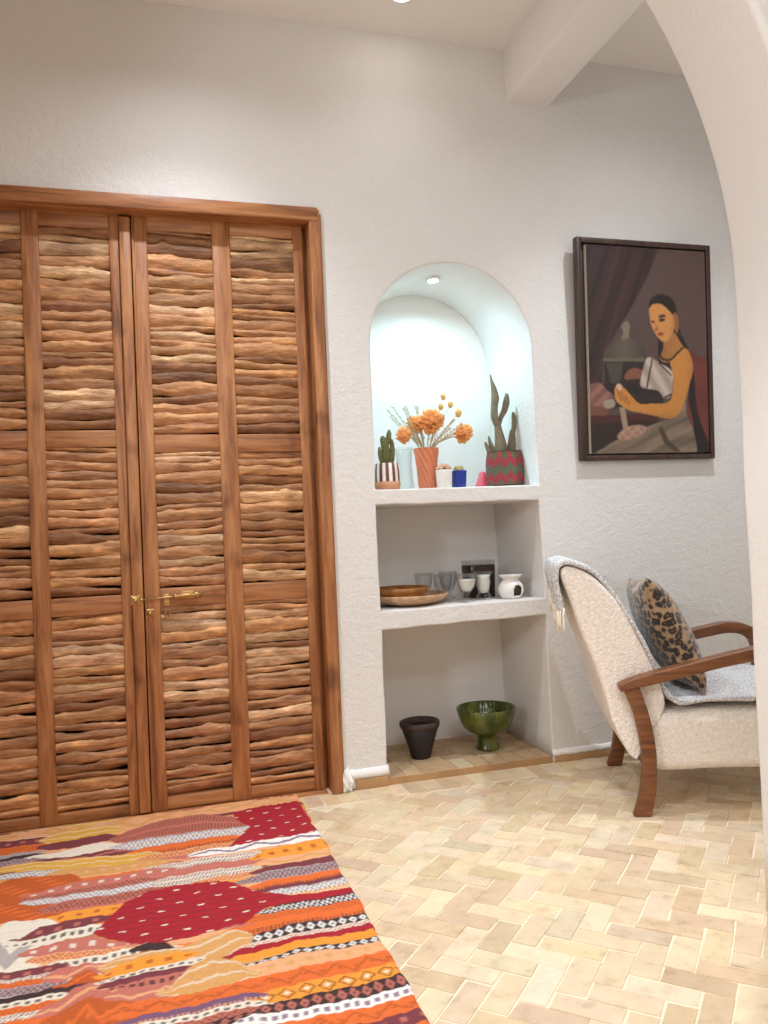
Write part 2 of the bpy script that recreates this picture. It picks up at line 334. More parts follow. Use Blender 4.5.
RUG_STRIPS = [[[[-0.627,3.404],[-0.229,3.392],[0.158,3.385],[0.565,3.351]],[[-0.611,3.312],[-0.366,3.293],[-0.147,3.221],[0.152,3.288],[0.565,3.284]],"peachwave"],
[[[-0.611,3.312],[-0.4,3.286]],[[-0.598,3.235],[-0.393,3.22]],"plumdots"],
[[[-0.598,3.235],[-0.393,3.22]],[[-0.585,3.162],[-0.419,3.151]],"orangedots"],
[[[-0.585,3.162],[-0.419,3.151]],[[-0.578,3.122],[-0.422,3.123]],"grey"],
[[[-0.578,3.122],[-0.429,3.126]],[[-0.573,3.093],[-0.425,3.096]],"dark"],
[[[-0.573,3.093],[-0.425,3.096]],[[-0.564,3.045],[-0.407,3.051]],"greydots"],
[[[-0.419,3.294],[-0.334,3.334],[-0.158,3.315]],[[-0.392,3.209],[-0.288,3.207],[-0.155,3.224]],"yellowwave"],
[[[-0.41,3.217],[-0.289,3.217],[-0.202,3.234],[-0.129,3.192]],[[-0.401,3.143],[-0.282,3.133],[-0.215,3.155],[-0.128,3.16]],"plum"],
[[[-0.433,3.109],[-0.348,3.111],[-0.214,3.145],[-0.137,3.112]],[[-0.43,3.079],[-0.309,3.048],[-0.242,3.048],[-0.136,3.081]],"cream"],
[[[-0.423,3.076],[-0.292,3.04],[-0.242,3.048],[-0.125,3.067]],[[-0.383,2.988],[-0.271,2.995],[-0.089,2.994]],"crimsonwave"],
[[[-0.154,3.213],[0.018,3.309],[0.153,3.311],[0.301,3.211],[0.336,3.114]],[[-0.15,3.107],[-0.074,3.116],[0.033,3.123],[0.179,3.115],[0.333,3.093]],"braid"],
[[[-0.15,3.107],[-0.074,3.116],[0.033,3.123],[0.179,3.115],[0.335,3.104]],[[-0.148,3.047],[-0.073,3.006],[0.031,3.031],[0.155,3.03],[0.281,3.028],[0.324,3.075]],"greychecks"],
[[[-0.124,3.018],[0.031,3.031],[0.155,3.03],[0.282,3.038]],[[-0.072,2.949],[0.133,2.959],[0.239,2.964]],"orangefringe"],
[[[-0.564,3.045],[-0.406,3.042],[-0.24,3.01],[-0.039,2.982]],[[-0.556,2.999],[-0.363,2.954],[-0.169,2.908],[-0.005,2.903]],"yellowwave"],
[[[-0.072,2.949],[0.133,2.959],[0.239,2.964]],[[-0.039,2.89],[0.129,2.893],[0.227,2.919]],"peachdots"],
[[[-0.039,2.899],[0.129,2.903],[0.227,2.919]],[[-0.039,2.846],[0.127,2.857],[0.298,2.86]],"rosewave"],
[[[-0.553,2.98],[-0.348,2.956]],[[-0.544,2.927],[-0.343,2.911]],"greychecks"],
[[[-0.039,2.846],[0.126,2.849],[0.313,2.844]],[[-0.039,2.787],[0.123,2.788],[0.307,2.792]],"whiteplum"],
[[[-0.347,2.947],[-0.169,2.908],[-0.005,2.903]],[[-0.353,2.858],[-0.166,2.847],[0.01,2.843]],"tandots"],
[[[-0.544,2.927],[-0.421,2.918],[-0.326,2.896],[-0.232,2.891]],[[-0.486,2.596],[-0.35,2.588],[-0.322,2.583],[-0.295,2.585]],"rust"],
[[[-0.402,2.777],[-0.318,2.811],[-0.102,2.821],[0.01,2.826]],[[-0.405,2.756],[-0.312,2.755],[-0.101,2.771],[0.025,2.769]],"rosedots"],
[[[-0.405,2.756],[-0.312,2.755],[-0.101,2.771],[0.089,2.776]],[[-0.402,2.732],[-0.309,2.724],[-0.1,2.723],[0.087,2.727]],"darkbraid"],
[[[-0.403,2.74],[-0.309,2.724],[-0.1,2.723],[0.119,2.722]],[[-0.385,2.69],[-0.304,2.679],[-0.099,2.677],[0.116,2.667]],"greychecks"],
[[[-0.354,2.671],[-0.304,2.679],[-0.099,2.677],[0.054,2.676]],[[-0.325,2.611],[-0.184,2.609],[-0.039,2.623],[0.052,2.631]],"darkbraid"],
[[[-0.336,2.589],[-0.112,2.609]],[[-0.339,2.538],[-0.152,2.542]],"gold"],
[[[-0.023,2.788],[0.123,2.797],[0.339,2.778]],[[-0.023,2.739],[0.12,2.738],[0.323,2.732]],"rose"],
[[[-0.007,2.741],[0.12,2.738],[0.309,2.729]],[[-0.008,2.67],[0.116,2.675],[0.277,2.682]],"whiteplum"],
[[[0.116,2.675],[0.293,2.684]],[[0.114,2.636],[0.288,2.644]],"peachdots"],
[[[0.116,2.917],[0.224,2.92],[0.558,2.942]],[[0.114,2.863],[0.368,2.86],[0.564,2.866]],"whitediag"],
[[[0.292,2.807],[0.383,2.844],[0.567,2.865]],[[0.326,2.757],[0.456,2.757],[0.584,2.76]],"gold"],
[[[0.326,2.757],[0.456,2.757],[0.568,2.766]],[[0.318,2.699],[0.444,2.69],[0.57,2.7]],"peachwave"],
[[[0.304,2.688],[0.446,2.698],[0.57,2.7]],[[0.299,2.648],[0.438,2.658],[0.57,2.638]],"plum"],
[[[0.255,2.634],[0.306,2.654],[0.438,2.658],[0.568,2.647]],[[0.235,2.595],[0.329,2.588],[0.565,2.589]],"greydots"],
[[[0.264,2.575],[0.329,2.588],[0.565,2.589]],[[0.283,2.53],[0.415,2.529],[0.563,2.54]],"orangefringe"],
[[[0.284,2.537],[0.563,2.54]],[[0.293,2.511],[0.564,2.516]],"plum"],
[[[0.293,2.511],[0.564,2.516]],[[0.311,2.461],[0.565,2.468]],"greychecks"],
[[[0.317,2.465],[0.565,2.468]],[[0.332,2.445],[0.564,2.438]],"golddots"],
[[[0.287,2.463],[0.564,2.438]],[[0.302,2.402],[0.393,2.406],[0.564,2.401]],"crimson"],
[[[0.278,2.398],[0.393,2.406],[0.564,2.401]],[[0.256,2.367],[0.383,2.356],[0.561,2.353]],"bwchecks"],
[[[0.256,2.367],[0.383,2.356],[0.561,2.353]],[[0.205,2.318],[0.32,2.328],[0.56,2.312]],"orangedots"],
[[[0.191,2.311],[0.32,2.328],[0.56,2.312]],[[0.167,2.261],[0.311,2.27],[0.566,2.257]],"orangefringe"],
[[[0.175,2.241],[0.226,2.255],[0.368,2.272],[0.566,2.257]],[[0.168,2.215],[0.248,2.212],[0.565,2.219]],"bwflower"],
[[[0.163,2.217],[0.248,2.212],[0.565,2.219]],[[0.155,2.193],[0.245,2.191],[0.566,2.194]],"whiterose"],
[[[0.142,2.166],[0.192,2.19],[0.354,2.194],[0.566,2.194]],[[0.141,2.151],[0.188,2.154],[0.35,2.172],[0.567,2.157]],"crimsonplain"],
[[[0.13,2.139],[0.188,2.154],[0.35,2.172],[0.567,2.157]],[[0.184,2.119],[0.343,2.136],[0.57,2.115]],"goldplain"],
[[[0.208,2.109],[0.342,2.131],[0.57,2.115]],[[0.194,2.095],[0.338,2.106],[0.57,2.087]],"bwflower"],
[[[0.169,2.099],[0.338,2.106],[0.57,2.087]],[[0.163,2.038],[0.326,2.039],[0.569,2.038]],"peach"],
[[[0.146,2.04],[0.326,2.039],[0.569,2.038]],[[0.122,1.982],[0.233,1.975],[0.388,1.971],[0.566,1.977]],"orangezig"],
[[[0.216,1.972],[0.388,1.971],[0.566,1.977]],[[0.2,1.922],[0.375,1.912],[0.567,1.922]],"golddiamond"],
[[[0.168,1.905],[0.213,1.917],[0.375,1.912],[0.567,1.922]],[[0.166,1.889],[0.364,1.86],[0.565,1.867]],"blackflower"],
[[[0.159,1.888],[0.364,1.86],[0.565,1.867]],[[0.144,1.85],[0.355,1.822],[0.566,1.826]],"whiteplumline"],
[[[0.133,1.846],[0.355,1.822],[0.566,1.826]],[[0.118,1.8],[0.342,1.761],[0.565,1.772]],"orangezig"],
[[[0.117,1.797],[0.342,1.761],[0.565,1.772]],[[0.113,1.752],[0.333,1.72],[0.564,1.724]],"plumdots"],
[[[0.113,1.752],[0.333,1.72],[0.564,1.724]],[[0.107,1.683],[0.32,1.663],[0.561,1.657]],"orangezig"],
[[[-0.5,2.602],[-0.327,2.578]],[[-0.436,2.248],[-0.361,2.288],[-0.265,2.292]],"creamdiag"],
[[[-0.389,2.478],[-0.343,2.527],[-0.138,2.543]],[[-0.386,2.46],[-0.282,2.46],[-0.178,2.494]],"plumdots"],
[[[-0.399,2.447],[-0.335,2.463],[-0.284,2.473],[-0.166,2.489]],[[-0.386,2.425],[-0.278,2.417],[-0.189,2.418]],"bwcream"],
[[[-0.378,2.405],[-0.189,2.412],[-0.118,2.349]],[[-0.321,2.35],[-0.219,2.333],[-0.091,2.31]],"rosedots"],
[[[-0.347,2.36],[-0.219,2.333],[-0.091,2.322]],[[-0.303,2.306],[-0.216,2.294],[-0.115,2.287]],"peachdots"],
[[[-0.291,2.301],[-0.216,2.294],[-0.09,2.305],[0.039,2.271]],[[-0.275,2.264],[-0.201,2.257],[-0.089,2.255],[0.038,2.238]],"bwcream"],
[[[-0.065,2.311],[0.001,2.309],[0.034,2.251]],[[-0.064,2.267],[-0.0,2.248],[0.033,2.23]],"dark"],
[[[-0.445,2.295],[-0.362,2.293],[-0.27,2.288]],[[-0.438,2.258],[-0.344,2.246],[-0.265,2.246]],"plumdots"],
[[[-0.438,2.258],[-0.266,2.251]],[[-0.435,2.243],[-0.263,2.225]],"whiteplum"],
[[[-0.435,2.243],[-0.264,2.23]],[[-0.431,2.218],[-0.256,2.203]],"orangedots"],
[[[-0.431,2.218],[-0.244,2.199]],[[-0.424,2.179],[-0.238,2.163]],"greydots"],
[[[-0.422,2.17],[-0.239,2.168]],[[-0.418,2.146],[-0.227,2.141]],"dark"],
[[[-0.418,2.146],[-0.227,2.141]],[[-0.414,2.123],[-0.247,2.112]],"bwcream"],
[[[-0.414,2.123],[-0.247,2.112]],[[-0.408,2.092],[-0.277,2.08]],"orangedots"],
[[[-0.408,2.092],[-0.278,2.085]],[[-0.403,2.062],[-0.284,2.05]],"whiteplum"],
[[[-0.403,2.062],[-0.285,2.058]],[[-0.387,1.976],[-0.231,1.952]],"orangezig"],
[[[-0.282,2.267],[-0.225,2.256],[-0.202,2.267],[-0.151,2.248],[-0.089,2.255]],[[-0.259,2.18],[-0.228,2.207],[-0.187,2.226],[-0.149,2.196],[-0.113,2.213]],"rosewave"],
[[[-0.245,2.18],[-0.222,2.214],[-0.187,2.226],[-0.146,2.185]],[[-0.238,2.159],[-0.206,2.17],[-0.144,2.151],[-0.139,2.144]],"rustdots"],
[[[-0.246,2.103],[-0.223,2.148],[-0.182,2.161],[-0.134,2.142],[-0.062,2.078]],[[-0.291,2.02],[-0.221,2.072],[-0.178,2.1],[-0.12,2.077],[-0.039,2.012]],"rosewave"],
[[[-0.29,2.012],[-0.221,2.072],[-0.178,2.1],[-0.113,2.07],[-0.039,2.008]],[[-0.278,1.918],[-0.104,1.966],[-0.039,1.974]],"rustdots"],
[[[-0.14,2.264],[0.039,2.26],[0.219,2.312]],[[-0.136,2.192],[-0.039,2.184],[0.084,2.137],[0.19,2.179]],"tanwave"],
[[[-0.149,2.206],[-0.089,2.234],[0.043,2.236]],[[-0.145,2.17],[-0.063,2.173],[0.067,2.19]],"gold"],
[[[-0.15,2.167],[-0.063,2.173],[0.07,2.189]],[[-0.146,2.152],[-0.063,2.154],[0.073,2.161]],"bwcream"],
[[[-0.146,2.152],[-0.063,2.154],[0.073,2.161]],[[-0.129,2.122],[-0.062,2.12],[0.047,2.131]],"plum"],
[[[-0.119,2.127],[-0.062,2.125],[0.059,2.136]],[[-0.109,2.105],[-0.039,2.078],[0.033,2.097]],"bwrose"],
[[[-0.128,2.112],[-0.039,2.078],[0.033,2.097]],[[-0.107,2.051],[-0.039,2.038],[0.031,2.042]],"rosewave"],
[[[0.009,2.074],[0.06,2.151],[0.112,2.177],[0.173,2.133],[0.206,2.09]],[[-0.004,2.029],[0.078,2.025],[0.199,2.03]],"tanwave"],
[[[-0.111,2.035],[-0.004,2.029],[0.078,2.025],[0.199,2.03]],[[-0.137,1.971],[-0.039,1.974],[0.075,1.973],[0.205,1.977]],"orangezig"],
[[[-0.137,1.963],[-0.039,1.97],[0.075,1.973],[0.207,1.976]],[[-0.135,1.935],[-0.039,1.938],[0.073,1.94],[0.203,1.942]],"purplefringe"],
[[[-0.135,1.935],[-0.039,1.938],[0.073,1.94],[0.203,1.942]],[[-0.134,1.912],[0.072,1.916],[0.185,1.915]],"bwcream"],
[[[-0.134,1.912],[0.072,1.916],[0.186,1.919]],[[-0.133,1.886],[0.07,1.885],[0.167,1.897]],"darkbraid"],
[[[-0.133,1.886],[0.07,1.885],[0.167,1.897]],[[-0.131,1.842],[0.067,1.834],[0.158,1.876]],"blackflower"]]
RUG_BLOCKS = [[[[0.268,3.274],[0.4,3.304],[0.544,3.306],[0.561,2.941],[0.224,2.92],[0.278,2.998],[0.325,3.085],[0.284,3.195]],"hex"],[[[-0.195,2.426],[-0.112,2.602],[-0.039,2.652],[0.053,2.669],[0.136,2.651],[0.213,2.627],[0.296,2.51],[0.377,2.455],[0.278,2.398],[0.209,2.328],[0.108,2.308],[-0.015,2.303],[-0.072,2.315],[-0.126,2.358]],"hex"]]
# ------------------------------------------------------------------ room shell
Y0 = 3.37            # face of the back wall
NB = 3.88            # back of the niches
CEIL = 3.34
XL, XR, YR = -1.7, 3.3, -1.7
NX0, NX1 = 0.957, 1.752

def struct(o, label=None):
    return tag(o, label, None, None, 'structure')

# back wall with the door opening, the arched niche and two square niches cut in
def wob_line(a, b, n, amp):
    out = []
    for i in range(n):
        t = i / n; out.append((a[0] + (b[0]-a[0])*t + (random.uniform(-amp, amp) if i else 0), a[1] + (b[1]-a[1])*t + (random.uniform(-amp, amp) if i else 0)))
    return out
outer = [(XL, 0), (-0.87, 0), (-0.87, 2.50), (0.745, 2.50), (0.745, 0)]
outer += wob_line((NX0 - 0.002, 0), (NX0 + 0.004, 0.672), 6, 0.003) + wob_line((NX0 + 0.004, 0.672), (1.752, 0.684), 8, 0.003) + wob_line((1.752, 0.684), (1.752, 0), 6, 0.003)
outer += [(1.752, 0), (XR, 0), (XR, CEIL + 0.05), (XL, CEIL + 0.05)]
arch = []
cx, rr, zs = 1.354, 0.392, 1.93
arch += wob_line((NX0 - 0.004, 1.288), (1.748, 1.288), 8, 0.002)
arch += [(1.748, 1.288), (1.748, 1.5)]
for k in range(41):
    a = PI * k / 40
    arch.append((cx + rr * math.cos(a), zs + 0.384 * math.sin(a)))
arch += [(NX0 + 0.003, 1.5)]
comp = wob_line((NX0, 0.754), (1.752, 0.762), 8, 0.003) + wob_line((1.752, 0.762), (1.745, 1.218), 5, 0.003) + wob_line((1.745, 1.218), (NX0, 1.220), 8, 0.003) + wob_line((NX0, 1.220), (NX0, 0.754), 5, 0.003)
struct(slab_with_holes('wall_back', [outer, arch, comp], Y0, NB, M['wall'], 0.007), 'off-white rough plaster wall with arched niche')
struct(obj('wall_niche_back', boxes((0.85, 1.86, NB, NB + 0.06, 0, 2.4)), M['wall_smooth']))
struct(obj('wall_closet_back', boxes((-0.95, 0.83, NB + 0.10, NB + 0.16, 0, 2.6), (-0.95, -0.90, NB - 0.02, NB + 0.12, 0, 2.6), (0.78, 0.83, NB - 0.02, NB + 0.12, 0, 2.6), (-0.95, 0.83, NB - 0.02, NB + 0.12, 2.55, 2.6)), M['backing']))
struct(obj('wall_left', boxes((XL - 0.1, XL, YR, NB, 0, CEIL + 0.05)), M['wall']))
struct(obj('wall_right', boxes((XR, XR + 0.1, YR, NB, 0, CEIL + 0.05)), M['wall']))
struct(obj('wall_rear', boxes((XL - 0.1, XR + 0.1, YR - 0.1, YR, 0, CEIL + 0.05)), M['wall']))
struct(obj('ceiling', boxes((XL - 0.1, XR + 0.1, YR - 0.1, NB, CEIL, CEIL + 0.1)), M['wall_smooth']), 'white plaster ceiling')

# wide arch between the two halves of the room
AX, AR, AZ = 0.22, 1.40, 1.75
ao = [(XL, 0), (AX - AR, 0)]
ao += wob_line((AX - AR, 0), (AX - AR, AZ), 6, 0.004)
for k in range(61):
    a = PI - PI * k / 60
    ao.append((AX + AR * math.cos(a), AZ + AR * math.sin(a)))
ao += wob_line((AX + AR, AZ), (AX + AR - 0.012, 0), 10, 0.003)[1:]
ao += [(AX + AR - 0.012, 0), (XR, 0), (XR, CEIL + 0.02), (XL, CEIL + 0.02)]
struct(slab_with_holes('wall_front', [ao], 1.595, 1.885, M['arch'], 0.018), 'thick white plaster archway')

# beam running from the back wall towards the arch
struct(obj('ceiling_beam', boxes((1.675, 1.899, 1.80, Y0 + 0.02, 3.092, CEIL + 0.02)), M['wall_smooth'], None, None, 0.012, 3), 'plastered ceiling beam')

# ------------------------------------------------------------------ floor: herringbone clay tiles
def clip_poly(poly, a, b, c):
    """keep a*x+b*y<=c"""
    out = []
    for i in range(len(poly)):
        p, q = poly[i], poly[(i + 1) % len(poly)]
        dp, dq = a*p[0] + b*p[1] - c, a*q[0] + b*q[1] - c
        if dp <= 0: out.append(p)
        if dp * dq < 0:
            t = dp / (dp - dq); out.append((p[0] + (q[0]-p[0])*t, p[1] + (q[1]-p[1])*t))
    return out
def area(p): return 0.5 * sum(p[i][0]*p[(i+1) % len(p)][1] - p[(i+1) % len(p)][0]*p[i][1] for i in range(len(p)))
TILEC = [rgb(222, 196, 158), rgb(230, 206, 170), rgb(212, 180, 142), rgb(236, 218, 186), rgb(204, 172, 136), rgb(226, 196, 164), rgb(214, 190, 156), rgb(196, 164, 128), rgb(240, 226, 200), rgb(208, 192, 166)]
def tile_mesh(polys, ztop, zbot, gap=0.0019):
    verts, faces, cols = [], [], []
    for poly in polys:
        A = area(poly)
        if abs(A) < 3e-4: continue
        if A < 0: poly = poly[::-1]
        c0 = Vector((sum(p[0] for p in poly) / len(poly), sum(p[1] for p in poly) / len(poly)))
        c = TILEC[min(9, int(abs(random.gauss(0, 3.4))))] if random.random() < 0.75 else random.choice(TILEC)
        m0 = rgb(226, 204, 172); c = tuple(m0[q]*0.45 + c[q]*0.55 for q in range(3))
        f = random.uniform(0.86, 1.0); c = (c[0]*f, c[1]*f*random.uniform(0.97, 1.02), c[2]*f*random.uniform(0.93, 1.05))
        dz = random.uniform(-0.0008, 0.0006); tx, ty = random.uniform(-0.012, 0.012), random.uniform(-0.012, 0.012)
        top, bot = [], []
        for p in poly:
            v = Vector(p); d = (c0 - v)
            L = d.length
            g = gap * random.uniform(0.6, 1.7)
            v = v + Vector((random.uniform(-0.0025, 0.0025), random.uniform(-0.0025, 0.0025)))
            q = v + d / L * g; q2 = q + d / L * 0.003
            zz = ztop + dz + tx * (q2 - c0).x + ty * (q2 - c0).y
            bot.append(len(verts)); verts.append((q.x, q.y, zbot)); cols.append(tuple(x * 0.95 for x in c))
            top.append(len(verts)); verts.append((q2.x, q2.y, zz)); cols.append(c)
        n = len(poly)
        faces.append(top)
        for i in range(n):
            j = (i + 1) % n; faces.append((bot[i], bot[j], top[j], top[i]))
    return verts, faces, cols
def from_pydata(name, verts, faces, mat, cols=None, parent=None):
    me = bpy.data.meshes.new(name); me.from_pydata(verts, [], faces); me.materials.append(mat)
    o = bpy.data.objects.new(name, me); COL.objects.link(o)
    if parent: o.parent = parent
    if cols is not None: setcol(o, np.array(cols, dtype=np.float32))
    return o
TL_, TW_ = 0.172, 0.070
polys = []
r45 = math.radians(-45)
ca, sa = math.cos(r45), math.sin(r45)
def addt(x0, y0, x1, y1):
    p = [(x*ca - y*sa + 0.83, x*sa + y*ca + 1.2) for x, y in ((x0, y0), (x1, y0), (x1, y1), (x0, y1))]
    for cl in ((-1, 0, -XL), (1, 0, XR), (0, -1, 0.9), (0, 1, Y0 - 0.155)):
        if p: p = clip_poly(p, *cl)
    if len(p) >= 3: polys.append(p)
for m_ in range(-24, 25):
    for k in range(-70, 71):
        ox, oy = k*TW_ + m_*TL_, k*TW_ - m_*TL_
        wx, wy = ox*ca - oy*sa + 0.83, ox*sa + oy*ca + 1.2
        if wx < XL - 0.4 or wx > XR + 0.4 or wy < -1.3 or wy > Y0 + 0.3: continue
        addt(ox, oy, ox + TL_, oy + TW_)
        addt(ox, oy + TW_, ox + TW_, oy + TW_ + TL_)
x = XL
while x < XR:                                   # a straight course along the wall
    w = random.uniform(0.068, 0.078)
    polys.append([(x, Y0 - 0.152), (x + w, Y0 - 0.152), (x + w, Y0 - 0.001), (x, Y0 - 0.001)]); x += w
v_, f_, c_ = tile_mesh(polys, 0.0, -0.006)
fl = from_pydata('floor', v_, f_, M['tile'], c_)
struct(fl, 'cream clay tiles laid in herringbone')
grout = obj('floor_grout', boxes((XL - 0.1, XR + 0.1, YR - 0.1, NB + 0.2, -0.06, -0.0022)), M['grout'], fl)
# raised tiled floor of the lower niche
polys = []
x = NX0
while x < NX1 - 0.01:
    w = min(0.082, NX1 - x); polys.append([(x, Y0 + 0.004), (x + w, Y0 + 0.004), (x + w, Y0 + 0.15), (x, Y0 + 0.15)]); x += w
yy = Y0 + 0.152; row = 0
while yy < NB:
    x = NX0 - (0.08 if row % 2 else 0); y1 = min(NB, yy + 0.075)
    while x < NX1 - 0.01:
        p = [(max(x, NX0), yy), (min(x + 0.16, NX1), yy), (min(x + 0.16, NX1), y1), (max(x, NX0), y1)]
        if p[1][0] - p[0][0] > 0.01: polys.append(p)
        x += 0.16
    yy += 0.077; row += 1
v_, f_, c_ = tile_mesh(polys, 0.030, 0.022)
c_ = [(c[0]*0.80, c[1]*0.72, c[2]*0.64) for c in c_]  # tiles darkened and browned: the niche's shade is put into their colour
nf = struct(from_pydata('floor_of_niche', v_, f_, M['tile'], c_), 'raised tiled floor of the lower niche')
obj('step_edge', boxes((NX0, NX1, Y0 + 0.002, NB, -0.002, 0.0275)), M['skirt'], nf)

# skirting and the white plaster lip above it
struct(obj('baseboard_left', boxes((0.812, NX0 - 0.001, Y0 - 0.012, Y0 + 0.02, -0.001, 0.047)), M['skirt'], None, None, 0.003, 2), 'clay skirting at the foot of the pier')
struct(obj('baseboard_right', boxes((1.764, XR, Y0 - 0.012, Y0 + 0.02, -0.001, 0.030)), M['skirt'], None, None, 0.003, 2), 'clay skirting along the right of the wall')
def lip(name, x0, x1, z0, z1, dep):
    bm = bmesh.new(); n = max(8, int((x1 - x0) / 0.012)); rings = []
    for i in range(n + 1):
        x = x0 + (x1 - x0) * i / n
        w1, w2 = random.uniform(-0.003, 0.003), random.uniform(-0.002, 0.003)
        rings.append([bm.verts.new((x, y, z)) for y, z in ((Y0 + 0.01, z0), (Y0 - dep + w1, z0 + 0.002), (Y0 - dep - 0.002 + w1, z0 + (z1-z0)*0.4 + w2), (Y0 - dep*0.55, z0 + (z1-z0)*0.8 + w2), (Y0 + 0.004, z1 + w2), (Y0 + 0.01, z1))])
    for a, b in zip(rings[:-1], rings[1:]):
        for k in range(6): bm.faces.new((a[k], a[(k+1) % 6], b[(k+1) % 6], b[k]))
    bm.faces.new(rings[0]); bm.faces.new(rings[-1][::-1])
    return struct(obj(name, bm, M['lip'], None, True))
lip('trim_1', 0.775, NX0 + 0.004, 0.047, 0.088, 0.013)
lip('trim_2', 1.752, XR, 0.030, 0.060, 0.012)
bm = bmesh.new()                                 # loose plaster at the foot of the door frame
bmesh.ops.create_icosphere(bm, subdivisions=4, radius=1.0)
for v in bm.verts:
    p = v.co; f = 1 + 0.25*math.sin(7*p.x + 3*p.z) * math.cos(5*p.y - 4*p.z) + random.uniform(-0.03, 0.03)
    v.co = Vector((0.768 + p.x*0.032*f, Y0 - 0.006 + p.y*0.026*f, max(0.0, 0.042 + p.z*0.05*f)))
struct(obj('trim_3', bm, M['lip'], None, True), 'lump of plaster at the foot of the door frame')

# ------------------------------------------------------------------ door frame and shutter doors
fr = struct(thing('door_frame', 'brown wooden door frame', None, (0, 0, 0)))
def beam(name, b, mat, parent, bev=0.003, wobble=0.0):
    return obj(name, boxes(b), M[mat], parent, None, bev, 2)
FY = Y0 - 0.028
beam('header_board', (-0.90, 0.742, FY - 0.004, Y0 + 0.10, 2.452, 2.512), 'jamb_h', fr, 0.005)
beam('side_board', (0.704, 0.751, FY, Y0 + 0.10, 0.0, 2.505), 'jamb_v', fr, 0.005)
beam('side_board', (-0.905, -0.842, FY, Y0 + 0.10, 0.0, 2.505), 'jamb_v', fr, 0.005)
beam('inner_strip', (0.682, 0.706, Y0 + 0.078, Y0 + 0.10, 0.0, 2.45), 'jamb_v', fr, 0.003)
beam('outer_bead', (0.745, 0.760, FY + 0.012, Y0 + 0.004, 0.03, 2.49), 'jamb_v', fr, 0.004)

def twig_panel(x0, x1, z0, z1, parent):
    bm = bmesh.new(); colr = []
    z = z0 + 0.004; nseg = 18; nr = 8
    while z < z1 - 0.008:
        h = random.choice((0.026, 0.034, 0.038, 0.042, 0.046, 0.050)) * random.uniform(0.9, 1.12)
        if z + h > z1 - 0.006: h = max(0.012, z1 - z)
        zc = z + h / 2
        tilt = random.uniform(-0.007, 0.007); ph = random.uniform(0, 6.28); fq = random.uniform(6, 22); am = random.uniform(0.001, 0.0035)
        yb = Y0 + 0.070 + random.uniform(-0.006, 0.006); tp = random.uniform(-0.25, 0.25)
        g = random.uniform(0.72, 1.15); base = rgb(194, 142, 96) if random.random() < 0.75 else rgb(148, 100, 62)
        if random.random() < 0.15: base = rgb(216, 176, 134)
        c = (base[0]*g, base[1]*g*random.uniform(0.97, 1.03), base[2]*g*random.uniform(0.92, 1.08))
        rings = []
        kn = [(random.uniform(x0, x1), random.uniform(0.1, 0.35), random.uniform(0.008, 0.025)) for _ in range(random.choice((0, 1, 1, 2)))]
        for i in range(nseg + 1):
            t = i / nseg; x = x0 - 0.006 + (x1 - x0 + 0.012) * t
            hh = h * (0.55 + 0.09*math.sin(fq*x*1.7 + ph*2) + tp*(t - 0.5)*0.45 + random.uniform(-0.035, 0.035))
            for kx, ka, kw in kn: hh *= 1 + ka * math.exp(-((x - kx)/kw)**2)
            zz = zc + tilt*(t - 0.5)*2 + am*math.sin(fq*x + ph)
            yy = yb + 0.0015*math.sin(fq*0.7*x + ph*3)
            lean = -0.015
            ring = []
            for k in range(nr):
                a = 2*PI*k/nr
                dy, dz = math.cos(a)*0.013, math.sin(a)*hh*1.02
                ring.append(bm.verts.new((x, yy - dy*1.0 + lean*(dz/h), zz + dz + random.uniform(-0.0006, 0.0006))))
                colr.append(c)
            rings.append(ring)
        for a, b in zip(rings[:-1], rings[1:]):
            for k in range(nr): bm.faces.new((a[k], a[(k+1) % nr], b[(k+1) % nr], b[k]))
        z += h * random.uniform(0.93, 1.04)
    o = obj('slat_panel', bm, M['twig'], parent, True)
    setcol(o, np.array(colr, dtype=np.float32)); return o

DY0, DY1 = Y0 + 0.048, Y0 + 0.088
def leaf(name, label, sx, px, rails, zt):
    """sx: stile spans, px: panel spans, rails: z spans"""
    d = struct(thing(name, label, None, (0, 0, 0)))
    for a, b in sx: beam('stile', (a, b, DY0 + random.uniform(-0.001, 0.001), DY1, 0.004, zt), 'jamb_v', d, 0.004)
    for (xa, xb) in px:
        for (ra, rb) in rails: beam('rail', (xa - 0.001, xb + 0.001, DY0 + 0.003, DY1, ra, rb), 'jamb_h', d, 0.004)
        for (r1, r2) in zip(rails[:-1], rails[1:]): twig_panel(xa, xb, r1[1], r2[0], d)
    return d
railsR = [(0.006, 0.056), (0.830, 0.908), (1.466, 1.543), (2.398, 2.465)]
railsL = [(0.004, 0.046), (0.818, 0.892), (1.494, 1.563), (2.390, 2.462)]
dr = leaf('door_2', 'right shutter door with rough twig slats', [(-0.028, 0.032), (0.296, 0.372), (0.643, 0.686)], [(0.032, 0.296), (0.372, 0.643)], railsR, 2.465)
dl = leaf('door_1', 'left shutter door with rough twig slats', [(-0.118, -0.078), (-0.452, -0.386), (-0.842, -0.778)], [(-0.386, -0.118), (-0.778, -0.452)], railsL, 2.462)
beam('cover_strip', (-0.078, -0.034, DY0 - 0.022, DY1, 0.012, 2.440), 'jamb_v', dl, 0.005)
beam('bead', (-0.030, -0.020, DY0 - 0.006, DY1, 0.012, 2.440), 'jamb_v', dr, 0.003)
for (xx, zz, pa) in ((-0.04, 2.42, dl),): pass

beam('shadow_strip', (-0.842, 0.692, Y0 + 0.004, Y0 + 0.13, -0.004, 0.0032), 'jamb_h', fr, 0.001)  # strip added for the dark shadow along the foot of the doors
